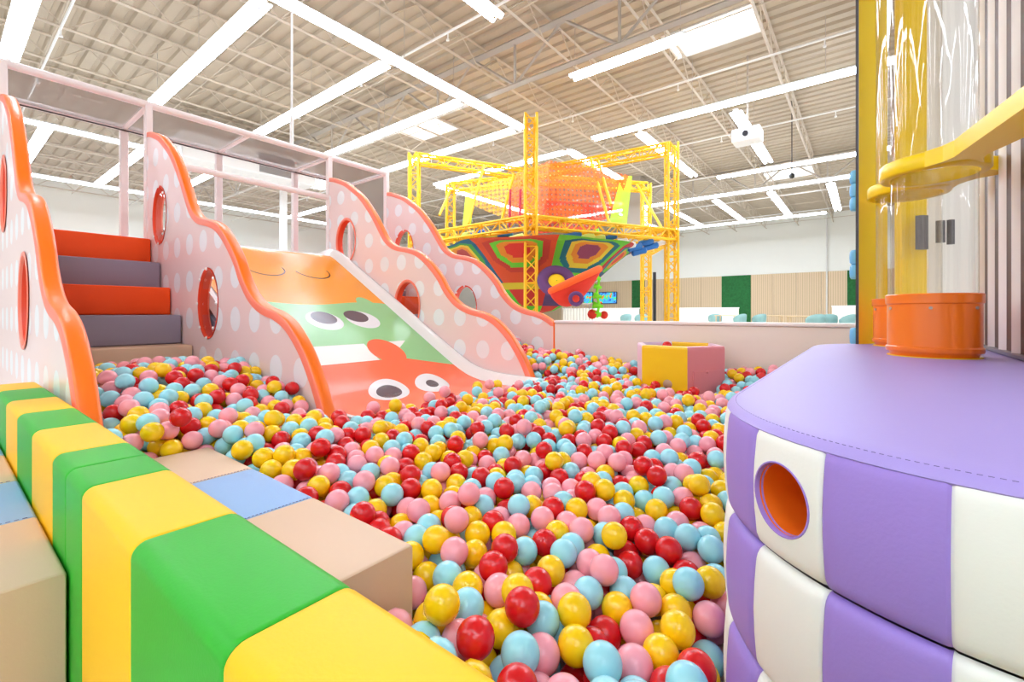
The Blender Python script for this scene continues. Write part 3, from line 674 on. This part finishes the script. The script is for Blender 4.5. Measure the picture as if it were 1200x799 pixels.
sl = empty('slide', (-3.9, 2.25, FLOOR), 'wide glossy slide printed with orange, green and red sleepy faces', 'slide')
ya, yb = Y1+TH+.10, Y2-.13
P = [[(x0, ya+(yb-ya)*j/6, z0) for j in range(7)] for x0, z0 in CH]; P2 = [[(x0, y0, z0-.03) for x0, y0, z0 in r] for r in P]
MB().grid(P[::-1]).grid(P2).build('chute', PRT, sl, 60)
SLW = mat('slide_white', (244, 240, 236), .22, coat=.4)
def rail(yin, yout):
    sg = 1 if yout > yin else -1; rows = []
    for x0, z0 in CH:
        rows.append([(x0, yin-sg*.0, z0-.005), (x0, yin+sg*.02, z0+.012), (x0, yin+sg*.055, z0+.065), (x0, yin+sg*.075, z0+.082), (x0, yin+sg*.105, z0+.082), (x0, yout-sg*.006, z0+.072), (x0, yout-sg*.006, z0-.06), (x0, yin, z0-.04)])
    k = len(rows); m = MB(); m.v = [p for r in rows for p in r]; m.f = [(i*8+j, (i+1)*8+j, (i+1)*8+(j+1) % 8, i*8+(j+1) % 8) for i in range(k-1) for j in range(8)]+[tuple(range(8)), tuple(range((k-1)*8, k*8))[::-1]]; m.mi = [0]*len(m.f)
    m.build('side_rail', SLW, sl, 50, fixn=True)
rail(yb, Y2); rail(ya, Y1+TH)
P = [(-5.3, .60), (-3.3, -.5), (-2.9, -.68), (-2.2, -.72), (-2.2, FLOOR), (-5.3, FLOOR)]
MB().prism([(x0, Y1+TH+.02, z0) for x0, z0 in P][::-1], (0, Y2-Y1-TH-.04, 0)).build('support', VGR, sl, fixn=True)

# ------------------------------------------------------------------ low pink wall
LWM = mat('low_wall_pink', (234, 218, 208), .55, vary=.01, bscale=4)
pw = empty('pit_wall', (-.4, Y3+.07, FLOOR), 'long low pale pink padded wall along the far side of the ball pit', 'low wall')
MB().bbox((-2.625, Y3, FLOOR), (1.9, Y3+.12, -.105), .01, 2).build('wall_pad', LWM, pw, 40)
MB().bbox((-2.625, Y3-.012, -.104), (1.9, Y3+.135, -.074), .008, 2).build('cap', mat('cap_white', (246, 234, 232), .4), pw, 40)

# ------------------------------------------------------------------ green and yellow barrier
def profile_block(mb, x0, x1, ya, yb, z0, z1, r, pinch=.004):
    pr = [(ya, z0)]
    for k in range(7): a = PI-k*PI/12; pr.append((ya+r+r*math.cos(a), z1-r+r*math.sin(a)))
    for k in range(7): a = PI/2-k*PI/12; pr.append((yb-r+r*math.cos(a), z1-r+r*math.sin(a)))
    pr.append((yb, z0)); cy_, cz = (ya+yb)/2, z0; rows = []
    for xx, s_ in ((x0+.0006, pinch*1.2), (x0+.003, pinch*.35), (x0+.008, 0), (x1-.008, 0), (x1-.003, pinch*.35), (x1-.0006, pinch*1.2)):
        rows.append([(xx, y+(s_ if y < cy_ else -s_), z-(s_ if z > z0+.01 else 0)) for y, z in pr])
    mb.grid([r_[::-1] for r_ in rows]); k = len(pr); mb.add(rows[0], [tuple(range(k))]); mb.add(rows[-1], [tuple(range(k))[::-1]])
BT = -.34; BY0, BY1 = .182, .334
edges = [.9, .50, .16, -.17, -.515, -.857, -1.204]
colsb = ['y', 'g', 'y', 'y', 'g', 'y']
def barrier(bounds, cols_, label):
    e = empty('foam_barrier', ((bounds[0]+bounds[-1])/2, (BY0+BY1)/2, FLOOR), label, 'foam barrier')
    for i in range(len(cols_)):
        mb = MB(); profile_block(mb, bounds[i+1], bounds[i], BY0, BY1, FLOOR, BT, .022, .0016)
        mb.build('vinyl_stripe', VY if cols_[i] == 'y' else VG, e, 50)
barrier([1.2, .86, .52, .175, -.17, -.514, -.857, -1.204, -1.372], 'ygygygyg', 'nearest green and yellow striped foam barrier module')
barrier([-1.376, -1.547, -1.905, -2.26, -2.62, -2.99, -3.27], 'gygygy', 'farther green and yellow striped barrier module, beside the nearest polka dot panel')

# ------------------------------------------------------------------ padded step blocks either side of the barrier
def step_block(ya, yb, bounds, cols_, label, zt=-.54):
    e = empty('padded_step', ((bounds[0]+bounds[-1])/2, (ya+yb)/2, FLOOR), label, 'foam step')
    for i in range(len(cols_)):
        mb = MB(); profile_block(mb, bounds[i+1], bounds[i], ya, yb, FLOOR, zt, .010, .0025)
        mb.build('vinyl_panel', {'t': VT, 'b': VB}[cols_[i]], e, 50)
        if i: 
            st_ = MB(); k = 34
            for q in range(k): y0 = ya+.012+(yb-ya-.024)*q/k; st_.box((bounds[i]-.005, y0, zt-.0005), (bounds[i]-.0035, y0+(yb-ya)/k*.55, zt+.0008))
            st_.build('stitching', THREAD, e)
    return e
step_block(BY1+.003, .698, [-.8375, -1.285, -1.69, -2.10], 'tbt', 'tan, blue and tan padded step inside the pit against the barrier')
step_block(-.36, BY0-.004, [-1.32, -1.746, -2.17, -2.6, -3.0], 'tbtb', 'tan and blue padded step outside the pit, at the left edge')

# ------------------------------------------------------------------ hexagonal bin in the pit
BP = mat('bin_pink', (216, 130, 140), .4); BYl = mat('bin_yellow', (250, 200, 10), .35); BLi = mat('bin_lilac', (236, 196, 214), .4); BLv = mat('bin_inner_lilac', (216, 200, 232), .4)
bc = Vector((-1.18, 3.66)); R_ = .345; zt = -.243; e = empty('hexagonal_bin', (bc.x, bc.y, FLOOR), 'six sided yellow and pink foam bin standing in the ball pit', 'bin')
vv = [Vector((bc.x+R_*math.cos(math.radians(-62+60*k)), bc.y+R_*math.sin(math.radians(-62+60*k)))) for k in range(6)]
fm = [BP, BYl, BLv, BLi, BLv, BYl]     # faces k -> k+1
cl_ = {0: BP, 1: BLi, 2: BYl, 3: BLv, 4: BLi, 5: BYl}
for k in range(6):
    a, b = vv[k], vv[(k+1) % 6]; ai, bi = bc+(a-bc)*.86, bc+(b-bc)*.86
    fz = zt-.008; mb = MB()
    ao, bo = bc+(a-bc)*.985, bc+(b-bc)*.985; ai2, bi2 = bc+(a-bc)*.875, bc+(b-bc)*.875
    vs = [(a.x, a.y, FLOOR), (b.x, b.y, FLOOR), (b.x, b.y, zt-.02), (a.x, a.y, zt-.02), (ao.x, ao.y, zt-.004), (bo.x, bo.y, zt-.004), (bi2.x, bi2.y, zt), (ai2.x, ai2.y, zt), (bi.x, bi.y, zt-.015), (ai.x, ai.y, zt-.015), (bi.x, bi.y, FLOOR), (ai.x, ai.y, FLOOR)]
    mb.add(vs, [(0, 1, 2, 3), (3, 2, 5, 4), (4, 5, 6, 7), (7, 6, 8, 9), (9, 8, 10, 11), (0, 3, 4, 7, 9, 11), (1, 10, 8, 6, 5, 2)])
    mb.build('bin_side', cl_[k], e)
a, b = vv[0], vv[1]; t_ = (b-a).normalized(); nrm = Vector((t_.y, -t_.x)); 
if nrm.dot(a-bc) < 0: nrm = -nrm
def onface(s, z, off): p = a+t_*s+nrm*off; return (p.x, p.y, z)
mb = MB(); z0, z1 = -.60, -.42
vs = [onface(s, z, o) for o in (.0, .008) for s, z in ((.05, z0), (.30, z0), (.30, z1), (.05, z1))]
mb.add(vs, [(4, 5, 6, 7), (0, 1, 5, 4), (1, 2, 6, 5), (2, 3, 7, 6), (3, 0, 4, 7)]); fl = mb.build('door', BP, e, fixn=True)
MB().sphere(onface(.17, -.43, .012), .011, 8, 6).build('knob', BP, fl, 180)
a2, b2v = vv[5], vv[0]; t2 = (b2v-a2).normalized(); p = a2+t2*.2
o = MB().lathe((0, 0, 0), [(1e-4, .008), (.03, .007), (.035, 0)], 16).build('round_vent', mat('taupe_plastic', (190, 150, 120), .5), e, 60)
n2 = Vector((t2.y, -t2.x, 0)); n2 = n2 if n2.dot(Vector((a2.x-bc.x, a2.y-bc.y, 0))) > 0 else -n2
o.location = Vector((p.x, p.y, -.525))-world_loc(e); o.rotation_euler = n2.to_track_quat('Z', 'Y').to_euler()

# ------------------------------------------------------------------ big round padded base at right
BCX, BCY, BR, BYE = .18, 1.088, .414, 2.93
def base_path(s):
    """s in arc metres, 0 at 180 deg (left tangent), + runs round the near end; returns x, y, nx, ny"""
    half = PI*BR; L = BYE-BCY
    if s < 0:
        if -s <= L: return BCX-BR, BCY-s, -1, 0
        a = PI-(-s-L)/BR; return BCX+BR*math.cos(a), BYE+BR*math.sin(a), math.cos(a), math.sin(a)
    if s <= half: a = PI+s/BR; return BCX+BR*math.cos(a), BCY+BR*math.sin(a), math.cos(a), math.sin(a)
    s -= half
    return BCX+BR, BCY+s, 1, 0
base = empty('padded_plinth', (BCX, 2.0, FLOOR), 'large rounded purple and white padded base with a round hole', 'padded base')
SEG = BR*math.radians(18); S0 = BR*math.radians(3)
tiers = [(-.180, -.372), (-.376, -.575), (-.579, FLOOR)]
def off(t, edge=.10):   # bulge and rolled edges of one tier
    b = .007*math.sin(PI*t); d = min(t, 1-t)
    return b-(0.013*(1-math.sqrt(max(0, 1-(1-d/edge)**2))) if d < edge else 0)
def seg_pt(s, z, zt_, zb_, s0, s1):
    t = (zt_-z)/(zt_-zb_); x, y, nx, ny = base_path(s); o = off(min(max(t, 0), 1))
    e_ = min(s-s0, s1-s)
    if e_ < .004: o -= .0035*(1-e_/.004)
    return (x+nx*o, y+ny*o, z)
k0, k1 = -16, 22
for ti, (zt_, zb_) in enumerate(tiers):
    for k in range(k0, k1):
        s0, s1 = S0+k*SEG, S0+(k+1)*SEG; m_ = VP if k % 2 == 1 else VW
        ss = [s0, s0+.002, s0+.004]+[s0+.004+(SEG-.008)*q/8 for q in range(1, 8)]+[s1-.004, s1-.002, s1]
        zs = [zt_-(zt_-zb_)*t for t in (0, .01, .03, .06, .1, .16, .3, .5, .7, .84, .9, .94, .97, .99, 1)]
        mb = MB()
        if ti == 0 and k == 2:
            hs, hz, hr = (s0+s1)/2-.004, -.277, .054; outer = []
            us = [s0+(s1-s0)*q/12 for q in range(13)]; zz = [zt_-(zt_-zb_)*q/14 for q in range(15)]
            outer = [(u, zz[0]) for u in us]+[(us[-1], z) for z in zz[1:]]+[(u, zz[-1]) for u in us[::-1][1:]]+[(us[0], z) for z in zz[::-1][1:-1]]
            P = []
            for (u, z) in outer:
                a = math.atan2(z-hz, u-hs); cu, cz = hs+hr*math.cos(a), hz+hr*1.0*math.sin(a)
                P.append([seg_pt(cu+(u-cu)*q, cz+(z-cz)*q, zt_, zb_, s0, s1) for q in (0, .15, .35, .55, .75, .9, 1)])
            mb.grid(P, 0, True)
            pn = mb.build('vinyl_panel', m_, base, 60, fixn=True)
            # lilac lip and orange lining of the hole
            xh, yh, nx, ny = base_path(hs); lip = []; lin_ = []
            for q in range(40):
                a = 2*PI*q/40; 
                def pt(r, dep): u = hs+r*math.cos(a); x, y, _, __ = base_path(u); o = off((zt_-(hz+r*math.sin(a)))/(zt_-zb_)); return (x+nx*(o-dep), y+ny*(o-dep), hz+r*math.sin(a))
                lip.append([pt(hr+.001, .002), pt(hr, -.0012), pt(hr-.002, -.001), pt(hr-.004, .012)]); lin_.append([pt(hr-.0035, .006), pt(hr-.004, .2), pt(.001, .2)])
            MB().grid(lip, 0, True).build('hole_lip', VP, base, 60, fixn=True); MB().grid(lin_, 0, True).build('hole_lining', mat('lining_orange', (248, 120, 20), .5), base, 60, fixn=True)
        else:
            mb.grid([[seg_pt(s, z, zt_, zb_, s0, s1) for z in zs] for s in ss]); mb.build('vinyl_panel', m_, base, 60, fixn=True)
# domed lilac top
tot = []
s = -(BYE-BCY)-PI*BR
while s < PI*BR+(BYE-BCY): tot.append(base_path(s)); s += .03
rows = []
for x, y, nx, ny in tot:
    row = []
    for dd, zz in ((.006, -.192), (.0, -.186), (.006, -.178), (.018, -.174), (.05, -.172), (.15, -.170), (.3, -.169), (.414, -.169)): row.append((x-nx*dd, y-ny*dd, zz))
    rows.append(row)
MB().grid(rows, 0, True).build('top_pad', VL, base, 60, fixn=True)
mb = MB()
s = -1.6
while s < PI*BR:
    x, y, nx, ny = base_path(s); x2, y2, nx2, ny2 = base_path(s+.005)
    mb.tube((x-nx*.016, y-ny*.016, -.1745), (x2-nx2*.016, y2-ny2*.016, -.1745), .0005, 3); s += .009
mb.build('stitching', THREAD, base)['kind'] = 'stuff'
MB().bbox((BCX-BR+.03, BCY, FLOOR), (BCX+BR-.03, BYE, -.2), .01, 1).build('core', VGR, base)

# ------------------------------------------------------------------ clear tubes, collars, clamps
COLM = mat('collar_orange', (250, 122, 16), .28, coat=.3); CLMP = mat('clamp_yellow', (255, 216, 0), .35, coat=.15)
TUBEG = clear('clear_tube', (248, 246, 244), .5)
def tube_unit(c, r, label, zc=.075):
    e = empty('clear_tube_unit', (*c, -.17), label, 'air tube')
    MB().lathe((*c, 0), [(r-.012, -.168), (r-.004, -.150), (r+.003, -.150), (r+.005, -.146), (r+.005, -.132), (r, -.128), (r, zc-.04), (r+.005, zc-.036), (r+.006, zc-.004), (r+.002, zc), (r-.010, zc), (r-.010, zc-.05)], 56).build('collar', COLM, e, 40)
    MB().lathe((*c, 0), [(r+.001, -.171), (r+.001, -.166), (r-.01, -.166)], 56).build('gasket', CLMP, e, 40)
    MB().lathe((*c, 0), [(r-.011, -.12), (r-.011, 3.2)], 64).build('tube', TUBEG, e, 180)
    for k in range(6):
        a = k*PI/3+.4; MB().tube((c[0]+(r-.002)*math.cos(a), c[1]+(r-.002)*math.sin(a), .02), (c[0]+(r+.004)*math.cos(a), c[1]+(r+.004)*math.sin(a), .02), .006, 8).build('screw', CHG, e)
T1 = (.205, 2.44); T2 = (.165, 3.08)
tube_unit(T1, .14, 'nearer clear tube in an orange collar on the purple base'); tube_unit(T2, .14, 'farther clear tube in an orange collar, half hidden behind the nearer one')
def clamp(c, r, z, arm, label):
    e = empty('tube_clamp', (*c, z), label, 'clamp')
    outer = r+.035; k = 48; aa = math.atan2(arm[1]-c[1], arm[0]-c[0]); P = []
    for i in range(k+1):
        a = 2*PI*i/k; da = abs((a-aa+PI) % (2*PI)-PI); ro = outer+.05*math.exp(-(da/.35)**2)
        P.append([(c[0]+q*math.cos(a), c[1]+q*math.sin(a), zz) for q, zz in ((r+.004, z), (ro-.006, z), (ro, z+.006), (ro, z+.054), (ro-.006, z+.06), (r+.004, z+.06), (r+.004, z))])
    MB().grid(P).build('ring', CLMP, e, 50, fixn=True)
    d = Vector((math.cos(aa), math.sin(aa))); s_ = Vector((-d.y, d.x)); L = (Vector(arm)-Vector(c)).length; pts = []
    prof_ = [(outer-.015, .085), (outer+.04, .055), (outer+.09, .045), (outer+.14, .05), (L-.06, .085), (L, .10)]
    lft = [Vector(c)+d*u+s_*w_ for u, w_ in prof_]; rgt = [Vector(c)+d*u-s_*w_ for u, w_ in prof_[::-1]]
    MB().prism([(p.x, p.y, z+.001) for p in rgt+lft], (0, 0, .058)).build('arm', CLMP, e, fixn=True)
    q = Vector(c)+d*(L-.12); MB().tube((q.x, q.y, z+.058), (q.x, q.y, z+.07), .012, 8).build('bolt', CHG, e)
clamp(T1, .13, .54, (.43, 1.72), 'yellow clamp plate around the nearer clear tube')
clamp(T2, .13, .60, (.43, 2.75), 'yellow clamp ring around the farther clear tube')

# striped clear wall of the machine
DKM = mat('dark_acrylic', (104, 80, 70), .5, spec=.15); WS = mat('white_stripe', (246, 240, 232), .5, spec=.2)
sp = empty('striped_wall', (.47, 2.4, -.17), 'glossy wall with upright white and brown stripes on the purple base', 'striped wall')
XW = .435
MB().bbox((XW+.012, 1.35, -.165), (XW+.06, 3.2, 3.2), .01, 2).build('backing', DKM, sp)
yy = 1.4
while yy < 3.15:
    P = [[(XW+.0115-.014*math.sin(PI*u), yy+.11*u, z) for z in (-.16, -.12, 3.2)] for u in (0, .1, .5, .9, 1)]
    MB().grid(P).build('white_stripe', WS, sp, 40); yy += .215
MB().bbox((XW-.004, 1.35, -.169), (XW+.06, 3.2, -.15), .004, 2).build('bottom_trim', mat('dark_trim', (70, 60, 90), .3), sp)
# yellow post, side shade painted as a dark strip; yellow board behind tubes
yp_ = empty('yellow_post', (.0, 3.1, -.17), 'tall glossy yellow post standing on the purple base left of the tubes', 'post')
YG = mat('glossy_yellow', (255, 216, 0), .5, spec=.1)
pl = Vector(D(1006.5, 405, 2.52)); pr_ = Vector(D(1040, 405, 2.62)); zb_ = -.172
mb = MB(); t_ = (pr_-pl); t_.z = 0; t_.normalize(); nn_ = Vector((-t_.y, t_.x, 0)); a_ = Vector((pl.x, pl.y, zb_)); b_ = Vector((pr_.x, pr_.y, zb_))
mb.prism([a_, b_, b_+nn_*.012, a_+nn_*.012], (0, 0, 3.3)).build('post_board', YG, yp_, fixn=True)
MB().prism([a_-t_*.008-nn_*.001, a_, a_+nn_*.012, a_-t_*.008+nn_*.012], (0, 0, 3.3)).build('side_shade', mat('dark_edge', (66, 62, 64), .4), yp_, fixn=True)
e = empty('yellow_board', (.3, 3.45, FLOOR), 'yellow board seen through the clear tubes', 'board')
a_ = Vector(D(1057, 405, 3.6)); b_ = Vector(D(1086, 405, 3.6)); a_.z = b_.z = FLOOR
MB().prism([a_, b_, b_+nn_*.05, a_+nn_*.05], (0, 0, 3.9)).build('board', YG, e, fixn=True)
a_ = Vector(D(1088, 405, 3.7)); b_ = Vector(D(1150, 405, 3.7)); a_.z = b_.z = FLOOR
e = empty('white_board', (a_.x, a_.y, FLOOR), 'white cabinet panel seen through the clear tubes', 'board')
MB().prism([a_, b_, b_+nn_*.05, a_+nn_*.05], (0, 0, 3.9)).build('board', WHITEP, e, fixn=True)
dk = MB()
for (pa2, pb2, ya2, yb2) in ((1078, 1088, 252, 292), (1102, 1108, 258, 284), (1115, 1119, 257, 286)):
    a_ = Vector(D(pa2, yb2, 3.5)); b_ = Vector(D(pb2, yb2, 3.5)); dk.prism([a_, b_, b_+nn_*.03, a_+nn_*.03], (0, 0, (yb2-ya2)/FPX*3.5))
dk.build('slot', mat('slot_grey', (84, 82, 88), .4), e, fixn=True)
# blue scalloped pads behind the post
BLP = mat('light_blue_pad', (110, 188, 240), .4)
xp, yp, _ = D(1003.5, 300, 2.75)
e = empty('padded_pole', (xp, yp, FLOOR), 'slim pole with light blue scalloped pads, left behind the yellow post', 'padded pole')
MB().tube((xp+.03, yp+.02, FLOOR), (xp+.03, yp+.02, 3.1), .014, 10).build('pole', mat('dark_edge', (66, 62, 64), .4), e)
for ya2, yb2 in ((200, 247), (293, 327), (384, 404)):
    d = 2.75; zt_ = H(0, ya2, d); zb2 = H(0, yb2, d); kk = max(1, round((zt_-zb2)/.085)); h_ = (zt_-zb2)/kk
    for q in range(kk):
        zc = zb2+h_*(q+.5); P = [[(xp+.034*r*math.cos(a), yp+.034*r*math.sin(a), zc+h_*.5*zz) for r, zz in ((.01, -1), (.75, -.98), (.95, -.7), (1, 0), (.95, .7), (.75, .98), (.01, 1))] for a in [2*PI*i/16 for i in range(16)]]
        MB().grid(P, 0, True).build('scalloped_pad', BLP, e, 180)

# ------------------------------------------------------------------ ball pit
DB = .075; RB = DB/2
ctl = [(735, 760, -.745), (520, 745, -.745), (830, 745, -.725), (640, 660, -.71), (820, 640, -.70), (600, 560, -.655), (800, 560, -.65), (480, 610, -.67), (482, 682, -.655), (500, 715, -.69), (410, 590, -.605), (320, 545, -.565), (700, 500, -.58), (520, 475, -.60), (420, 490, -.58), (300, 500, -.51), (230, 510, -.47), (150, 490, -.42), (150, 445, -.33), (220, 428, -.30), (628, 448, -.585), (652, 417, -.43), (690, 430, -.48), (740, 450, -.56), (820, 465, -.585), (870, 437, -.47), (910, 434, -.45), (300, 455, -.42)]
CP = np.array([at_z(a, b, c) for a, b, c in ctl]+[(-.77, .62, -.62), (-.77, .48, -.63), (-.72, .8, -.645), (.9, 1.5, -.7), (.9, 3.5, -.55), (-2.15, 1.6, -.60), (-2.15, 2.4, -.60), (-2.15, 3.1, -.60), (-3.1, 3.7, -.32), (-2.4, 3.7, -.42)])
def surf(x, y):
    d2 = (CP[:, 0]-x)**2+(CP[:, 1]-y)**2+.01; wts = 1/d2**1.6
    return float((wts*CP[:, 2]).sum()/wts.sum())
rb = RB*1.0
def allowed(x, y, z):
    if y < BY1+rb or y > Y3-.018-rb: return False
    if x > 1.3 or x < -4.22+rb*.6: return False
    for yp in (Y0, Y1, Y2):
        if x < -2.2+rb and yp-rb < y < yp+TH+rb: return False
    if y < Y0+TH+rb and x < -2.2: return False
    if Y1 < y < Y2+TH and x < -2.19+rb*.5: return False
    if x < -.8375+rb and y < .698+rb and x > -2.10-rb: return False
    if (BCX-BR-.012-rb) < x < (BCX+BR+.012+rb):
        if BCY <= y <= BYE: return False
        cy_ = BCY if y < BCY else BYE
        if (x-BCX)**2+(y-cy_)**2 < (BR+.012+rb)**2: return False
    if (x-bc.x)**2+(y-bc.y)**2 < (R_+rb)**2:
        for k in range(6):
            a_ = math.radians(-62+60*k+30)
            if (x-bc.x)*math.cos(a_)+(y-bc.y)*math.sin(a_) > R_*math.cos(PI/6)+rb: return True
        return False
    return True
def slide_z(x, y):
    if x < -2.15 and Y1 < y < Y2+TH: return -.63+RB+.004 if x > -2.7 else -.61+RB+.004
    return FLOOR+RB
cand = []; st = DB*1.05
for layer in range(4):
    ox, oy = [(0, 0), (.5, .33), (.1, .66), (.6, .1)][layer]; yy = BY1; j = 0
    while yy < Y3:
        xx = -4.25+(j % 2)*st*.5
        while xx < 1.3:
            x = xx+ox*st+rng.uniform(-.5, .5)*st; y = yy+oy*st+rng.uniform(-.5, .5)*st
            z = surf(x, y)-layer*DB*.74+rng.uniform(-.38, .32)*DB+(rng.uniform(0, .4)*DB if rng.random() < .12 and layer == 0 else 0)
            if z >= slide_z(x, y)-RB*.8 and allowed(x, y, z): cand.append((x, y, max(z, slide_z(x, y))))
            xx += st
        yy += st*.87; j += 1
C = np.array(cand)
for it in range(26):     # push overlapping balls apart
    kd = kdtree.KDTree(len(C))
    for i, p in enumerate(C): kd.insert(p, i)
    kd.balance(); M = np.zeros_like(C)
    for i, p in enumerate(C):
        for co, jx, dist in kd.find_range(p, DB*.995):
            if jx > i:
                dv = (C[i]-C[jx]); L = max(dist, 1e-4); sh = dv/L*(DB-L)*.42; M[i] += sh; M[jx] -= sh
    N_ = C+np.clip(M, -.02, .02)
    for i in range(len(C)):
        if not allowed(N_[i, 0], N_[i, 1], 0): N_[i, :2] = C[i, :2]
        mz = slide_z(N_[i, 0], N_[i, 1]); N_[i, 2] = max(N_[i, 2]-.0006, mz)
    C = N_
# drop balls still buried in others
kd = kdtree.KDTree(len(C)); [kd.insert(p, i) for i, p in enumerate(C)]; kd.balance(); keep = np.ones(len(C), bool)
for i, p in enumerate(C):
    if not keep[i]: continue
    for co, jx, dist in kd.find_range(p, DB*.88):
        if jx != i and keep[jx]: keep[jx if C[jx, 2] < C[i, 2] else i] = False
        if not keep[i]: break
C = C[keep]
NB_ = len(C)
# how much of each ball the camera sees
lat = CA*C[:, 0]+SA*C[:, 1]; dep = -SA*C[:, 0]+CA*C[:, 1]; ok = dep > .2
px = 600+FPX*lat/np.where(ok, dep, 1); py = HZ-FPX*C[:, 2]/np.where(ok, dep, 1); pr2 = FPX*RB/np.where(ok, dep, 1)
buf = -np.ones((800, 1200), int)
def blocked(X, Y):
    m = X > 852
    m |= (Y > 676+.621*(X-412)) & (X < 700)
    m |= (X < 485) & (Y > 637+.48*(X-485)) & (X > 200) & (Y < 637-.5*(X-485)+60)
    return m
for i in np.argsort(-dep):
    if not ok[i] or px[i] < -30 or px[i] > 1230 or py[i] > 830: continue
    r = pr2[i]*1.15; x0, x1 = int(max(0, px[i]-r)), int(min(1199, px[i]+r))+1; y0, y1 = int(max(0, py[i]-r)), int(min(799, py[i]+r))+1
    if x1 <= x0 or y1 <= y0: continue
    gy, gx = np.mgrid[y0:y1, x0:x1]; mk = (gx-px[i])**2+(gy-py[i])**2 < r*r; buf[y0:y1, x0:x1][mk] = i
gy, gx = np.mgrid[0:800, 0:1200]; buf[blocked(gx, gy)] = -1
vis = np.bincount(buf[buf >= 0], minlength=NB_)
colid = rng.choice(4, NB_, p=[.21, .27, .24, .28])   # red, yellow, pink, blue
CN = ['red', 'yellow', 'pink', 'light blue']
CR = [(212, 20, 26), (250, 204, 12), (248, 164, 174), (158, 224, 234)]
BM = [mat('ball_'+c.replace(' ', '_'), r, .22, spec=.5) for c, r in zip(CN, CR)]
for m_ in BM:
    m_.node_tree.nodes['Principled BSDF'].inputs['Subsurface Weight'].default_value = 0.0
def ico(sub):
    bm = bmesh.new(); bmesh.ops.create_icosphere(bm, subdivisions=sub, radius=RB); bm.verts.index_update()
    v = np.array([x.co[:] for x in bm.verts]); f = np.array([[q.index for q in x.verts] for x in bm.faces]); bm.free(); return v, f
v3, f3 = ico(4); v2, f2 = ico(3); v1, f1 = ico(2)
top = np.argsort(-vis)[:300]; ind = set(int(i) for i in top)
bme = []
for k in range(4):
    me = bpy.data.meshes.new('pit_ball'); me.from_pydata(v3.tolist(), [], f3.tolist()); me.materials.append(BM[k]); me.shade_smooth(); me.update(); bme.append(me)
SH = ['red', 'yellow', 'pink', 'blue']
def nb(i, dx, dy):
    """colour of the ball seen next to ball i in the given direction of the picture"""
    for q in (1.35, 1.1, 1.7):
        X, Y = int(px[i]+dx*pr2[i]*2*q*.78), int(py[i]+dy*pr2[i]*2*q*.78)
        if 0 <= X < 1200 and 0 <= Y < 799 and buf[Y, X] >= 0 and buf[Y, X] != i: return SH[colid[buf[Y, X]]]
    return 'nothing'
def zone(i):
    X, Y = px[i], py[i]
    if Y > 755: return 'at the bottom edge of the photo'
    if X > 775: return 'beside the purple base'
    if X < 520 and Y < 660: return 'beside the tan step'
    if Y < 676+.621*(X-412)+0 and Y > 676+.621*(X-412)-75: return 'by the yellow barrier'
    if Y < 620: return 'up in the middle of the pit'
    return 'down in the middle of the pit'
used = {}
for i in top:
    i = int(i); o = bpy.data.objects.new('pit_ball', bme[colid[i]]); COL.objects.link(o); o.location = C[i]
    o.rotation_euler = (rng.uniform(0, 6), rng.uniform(0, 6), 0)
    l, r_, u_, d_ = nb(i, -1, 0), nb(i, 1, 0), nb(i, 0, -1), nb(i, 0, 1)
    lab = None
    base_l = '%s ball %s' % (CN[colid[i]], zone(i))
    for tail in (', %s left, %s right' % (l, r_), ', %s left, %s right, %s above' % (l, r_, u_), ', %s left, %s right, %s below' % (l, r_, d_), ', %s left, %s right, %s above, %s below' % (l, r_, u_, d_)):
        if base_l+tail not in used and len((base_l+tail).split()) <= 16: lab = base_l+tail; break
    if lab is None:
        ul, ur = nb(i, -.75, -.75), nb(i, .75, -.75)
        for tail in (', %s upper left, %s upper right, %s above' % (ul, ur, u_), ', %s upper left, %s right' % (ul, r_), ', %s upper right, %s below' % (ur, d_), ', %s upper left, %s upper right' % (ul, ur)):
            if base_l+tail not in used and len((base_l+tail).split()) <= 16: lab = base_l+tail; break
    if lab is None: lab = base_l+', about %d percent across, %d percent up' % (round(px[i]/12), round((799-py[i])/7.99))
    used[lab] = i; tag(o, lab, 'ball', 'balls in the front of the ball pit')
# the rest of the balls
Vs, Fs, Ms = [], [], []; off_ = 0
for i in range(NB_):
    if i in ind: continue
    d = dep[i]; vv_, ff = (v2, f2) if (d < 3.0 and vis[i] > 0) else (v1, f1)
    Vs.append(vv_+C[i]); Fs.append(ff+off_); Ms.append(np.full(len(ff), colid[i])); off_ += len(vv_)
V = np.concatenate(Vs); F = np.concatenate(Fs); Mi = np.concatenate(Ms)
me = bpy.data.meshes.new('pit_balls'); me.vertices.add(len(V)); me.vertices.foreach_set('co', V.ravel()); me.loops.add(F.size); me.loops.foreach_set('vertex_index', F.ravel().astype(np.int32))
me.polygons.add(len(F)); me.polygons.foreach_set('loop_start', np.arange(0, F.size, 3, dtype=np.int32))
for m_ in BM: me.materials.append(m_)
me.update(calc_edges=True); me.polygons.foreach_set('material_index', Mi.astype(np.int32)); me.shade_smooth(); me.update()
o = bpy.data.objects.new('pit_balls', me); COL.objects.link(o)
tag(o, 'red, yellow, pink and light blue plastic balls filling the rest of the pit', 'balls', kind='stuff')
# one ball lying in the hexagonal bin
o = bpy.data.objects.new('pit_ball', bme[0]); COL.objects.link(o); o.location = (bc.x-.17, bc.y-.05, zt-.25+.0) if False else (-1.32, 3.80, -.272); tag(o, 'red ball showing over the rim inside the hexagonal bin', 'ball', 'balls in the hexagonal bin')
mb = MB()
for k in range(7):
    a_ = k*PI/3; rr_ = 0 if k == 6 else .16
    if k < 0: pass
print('balls', NB_, 'faces', len(F), 'labels dup', 300-len(used))
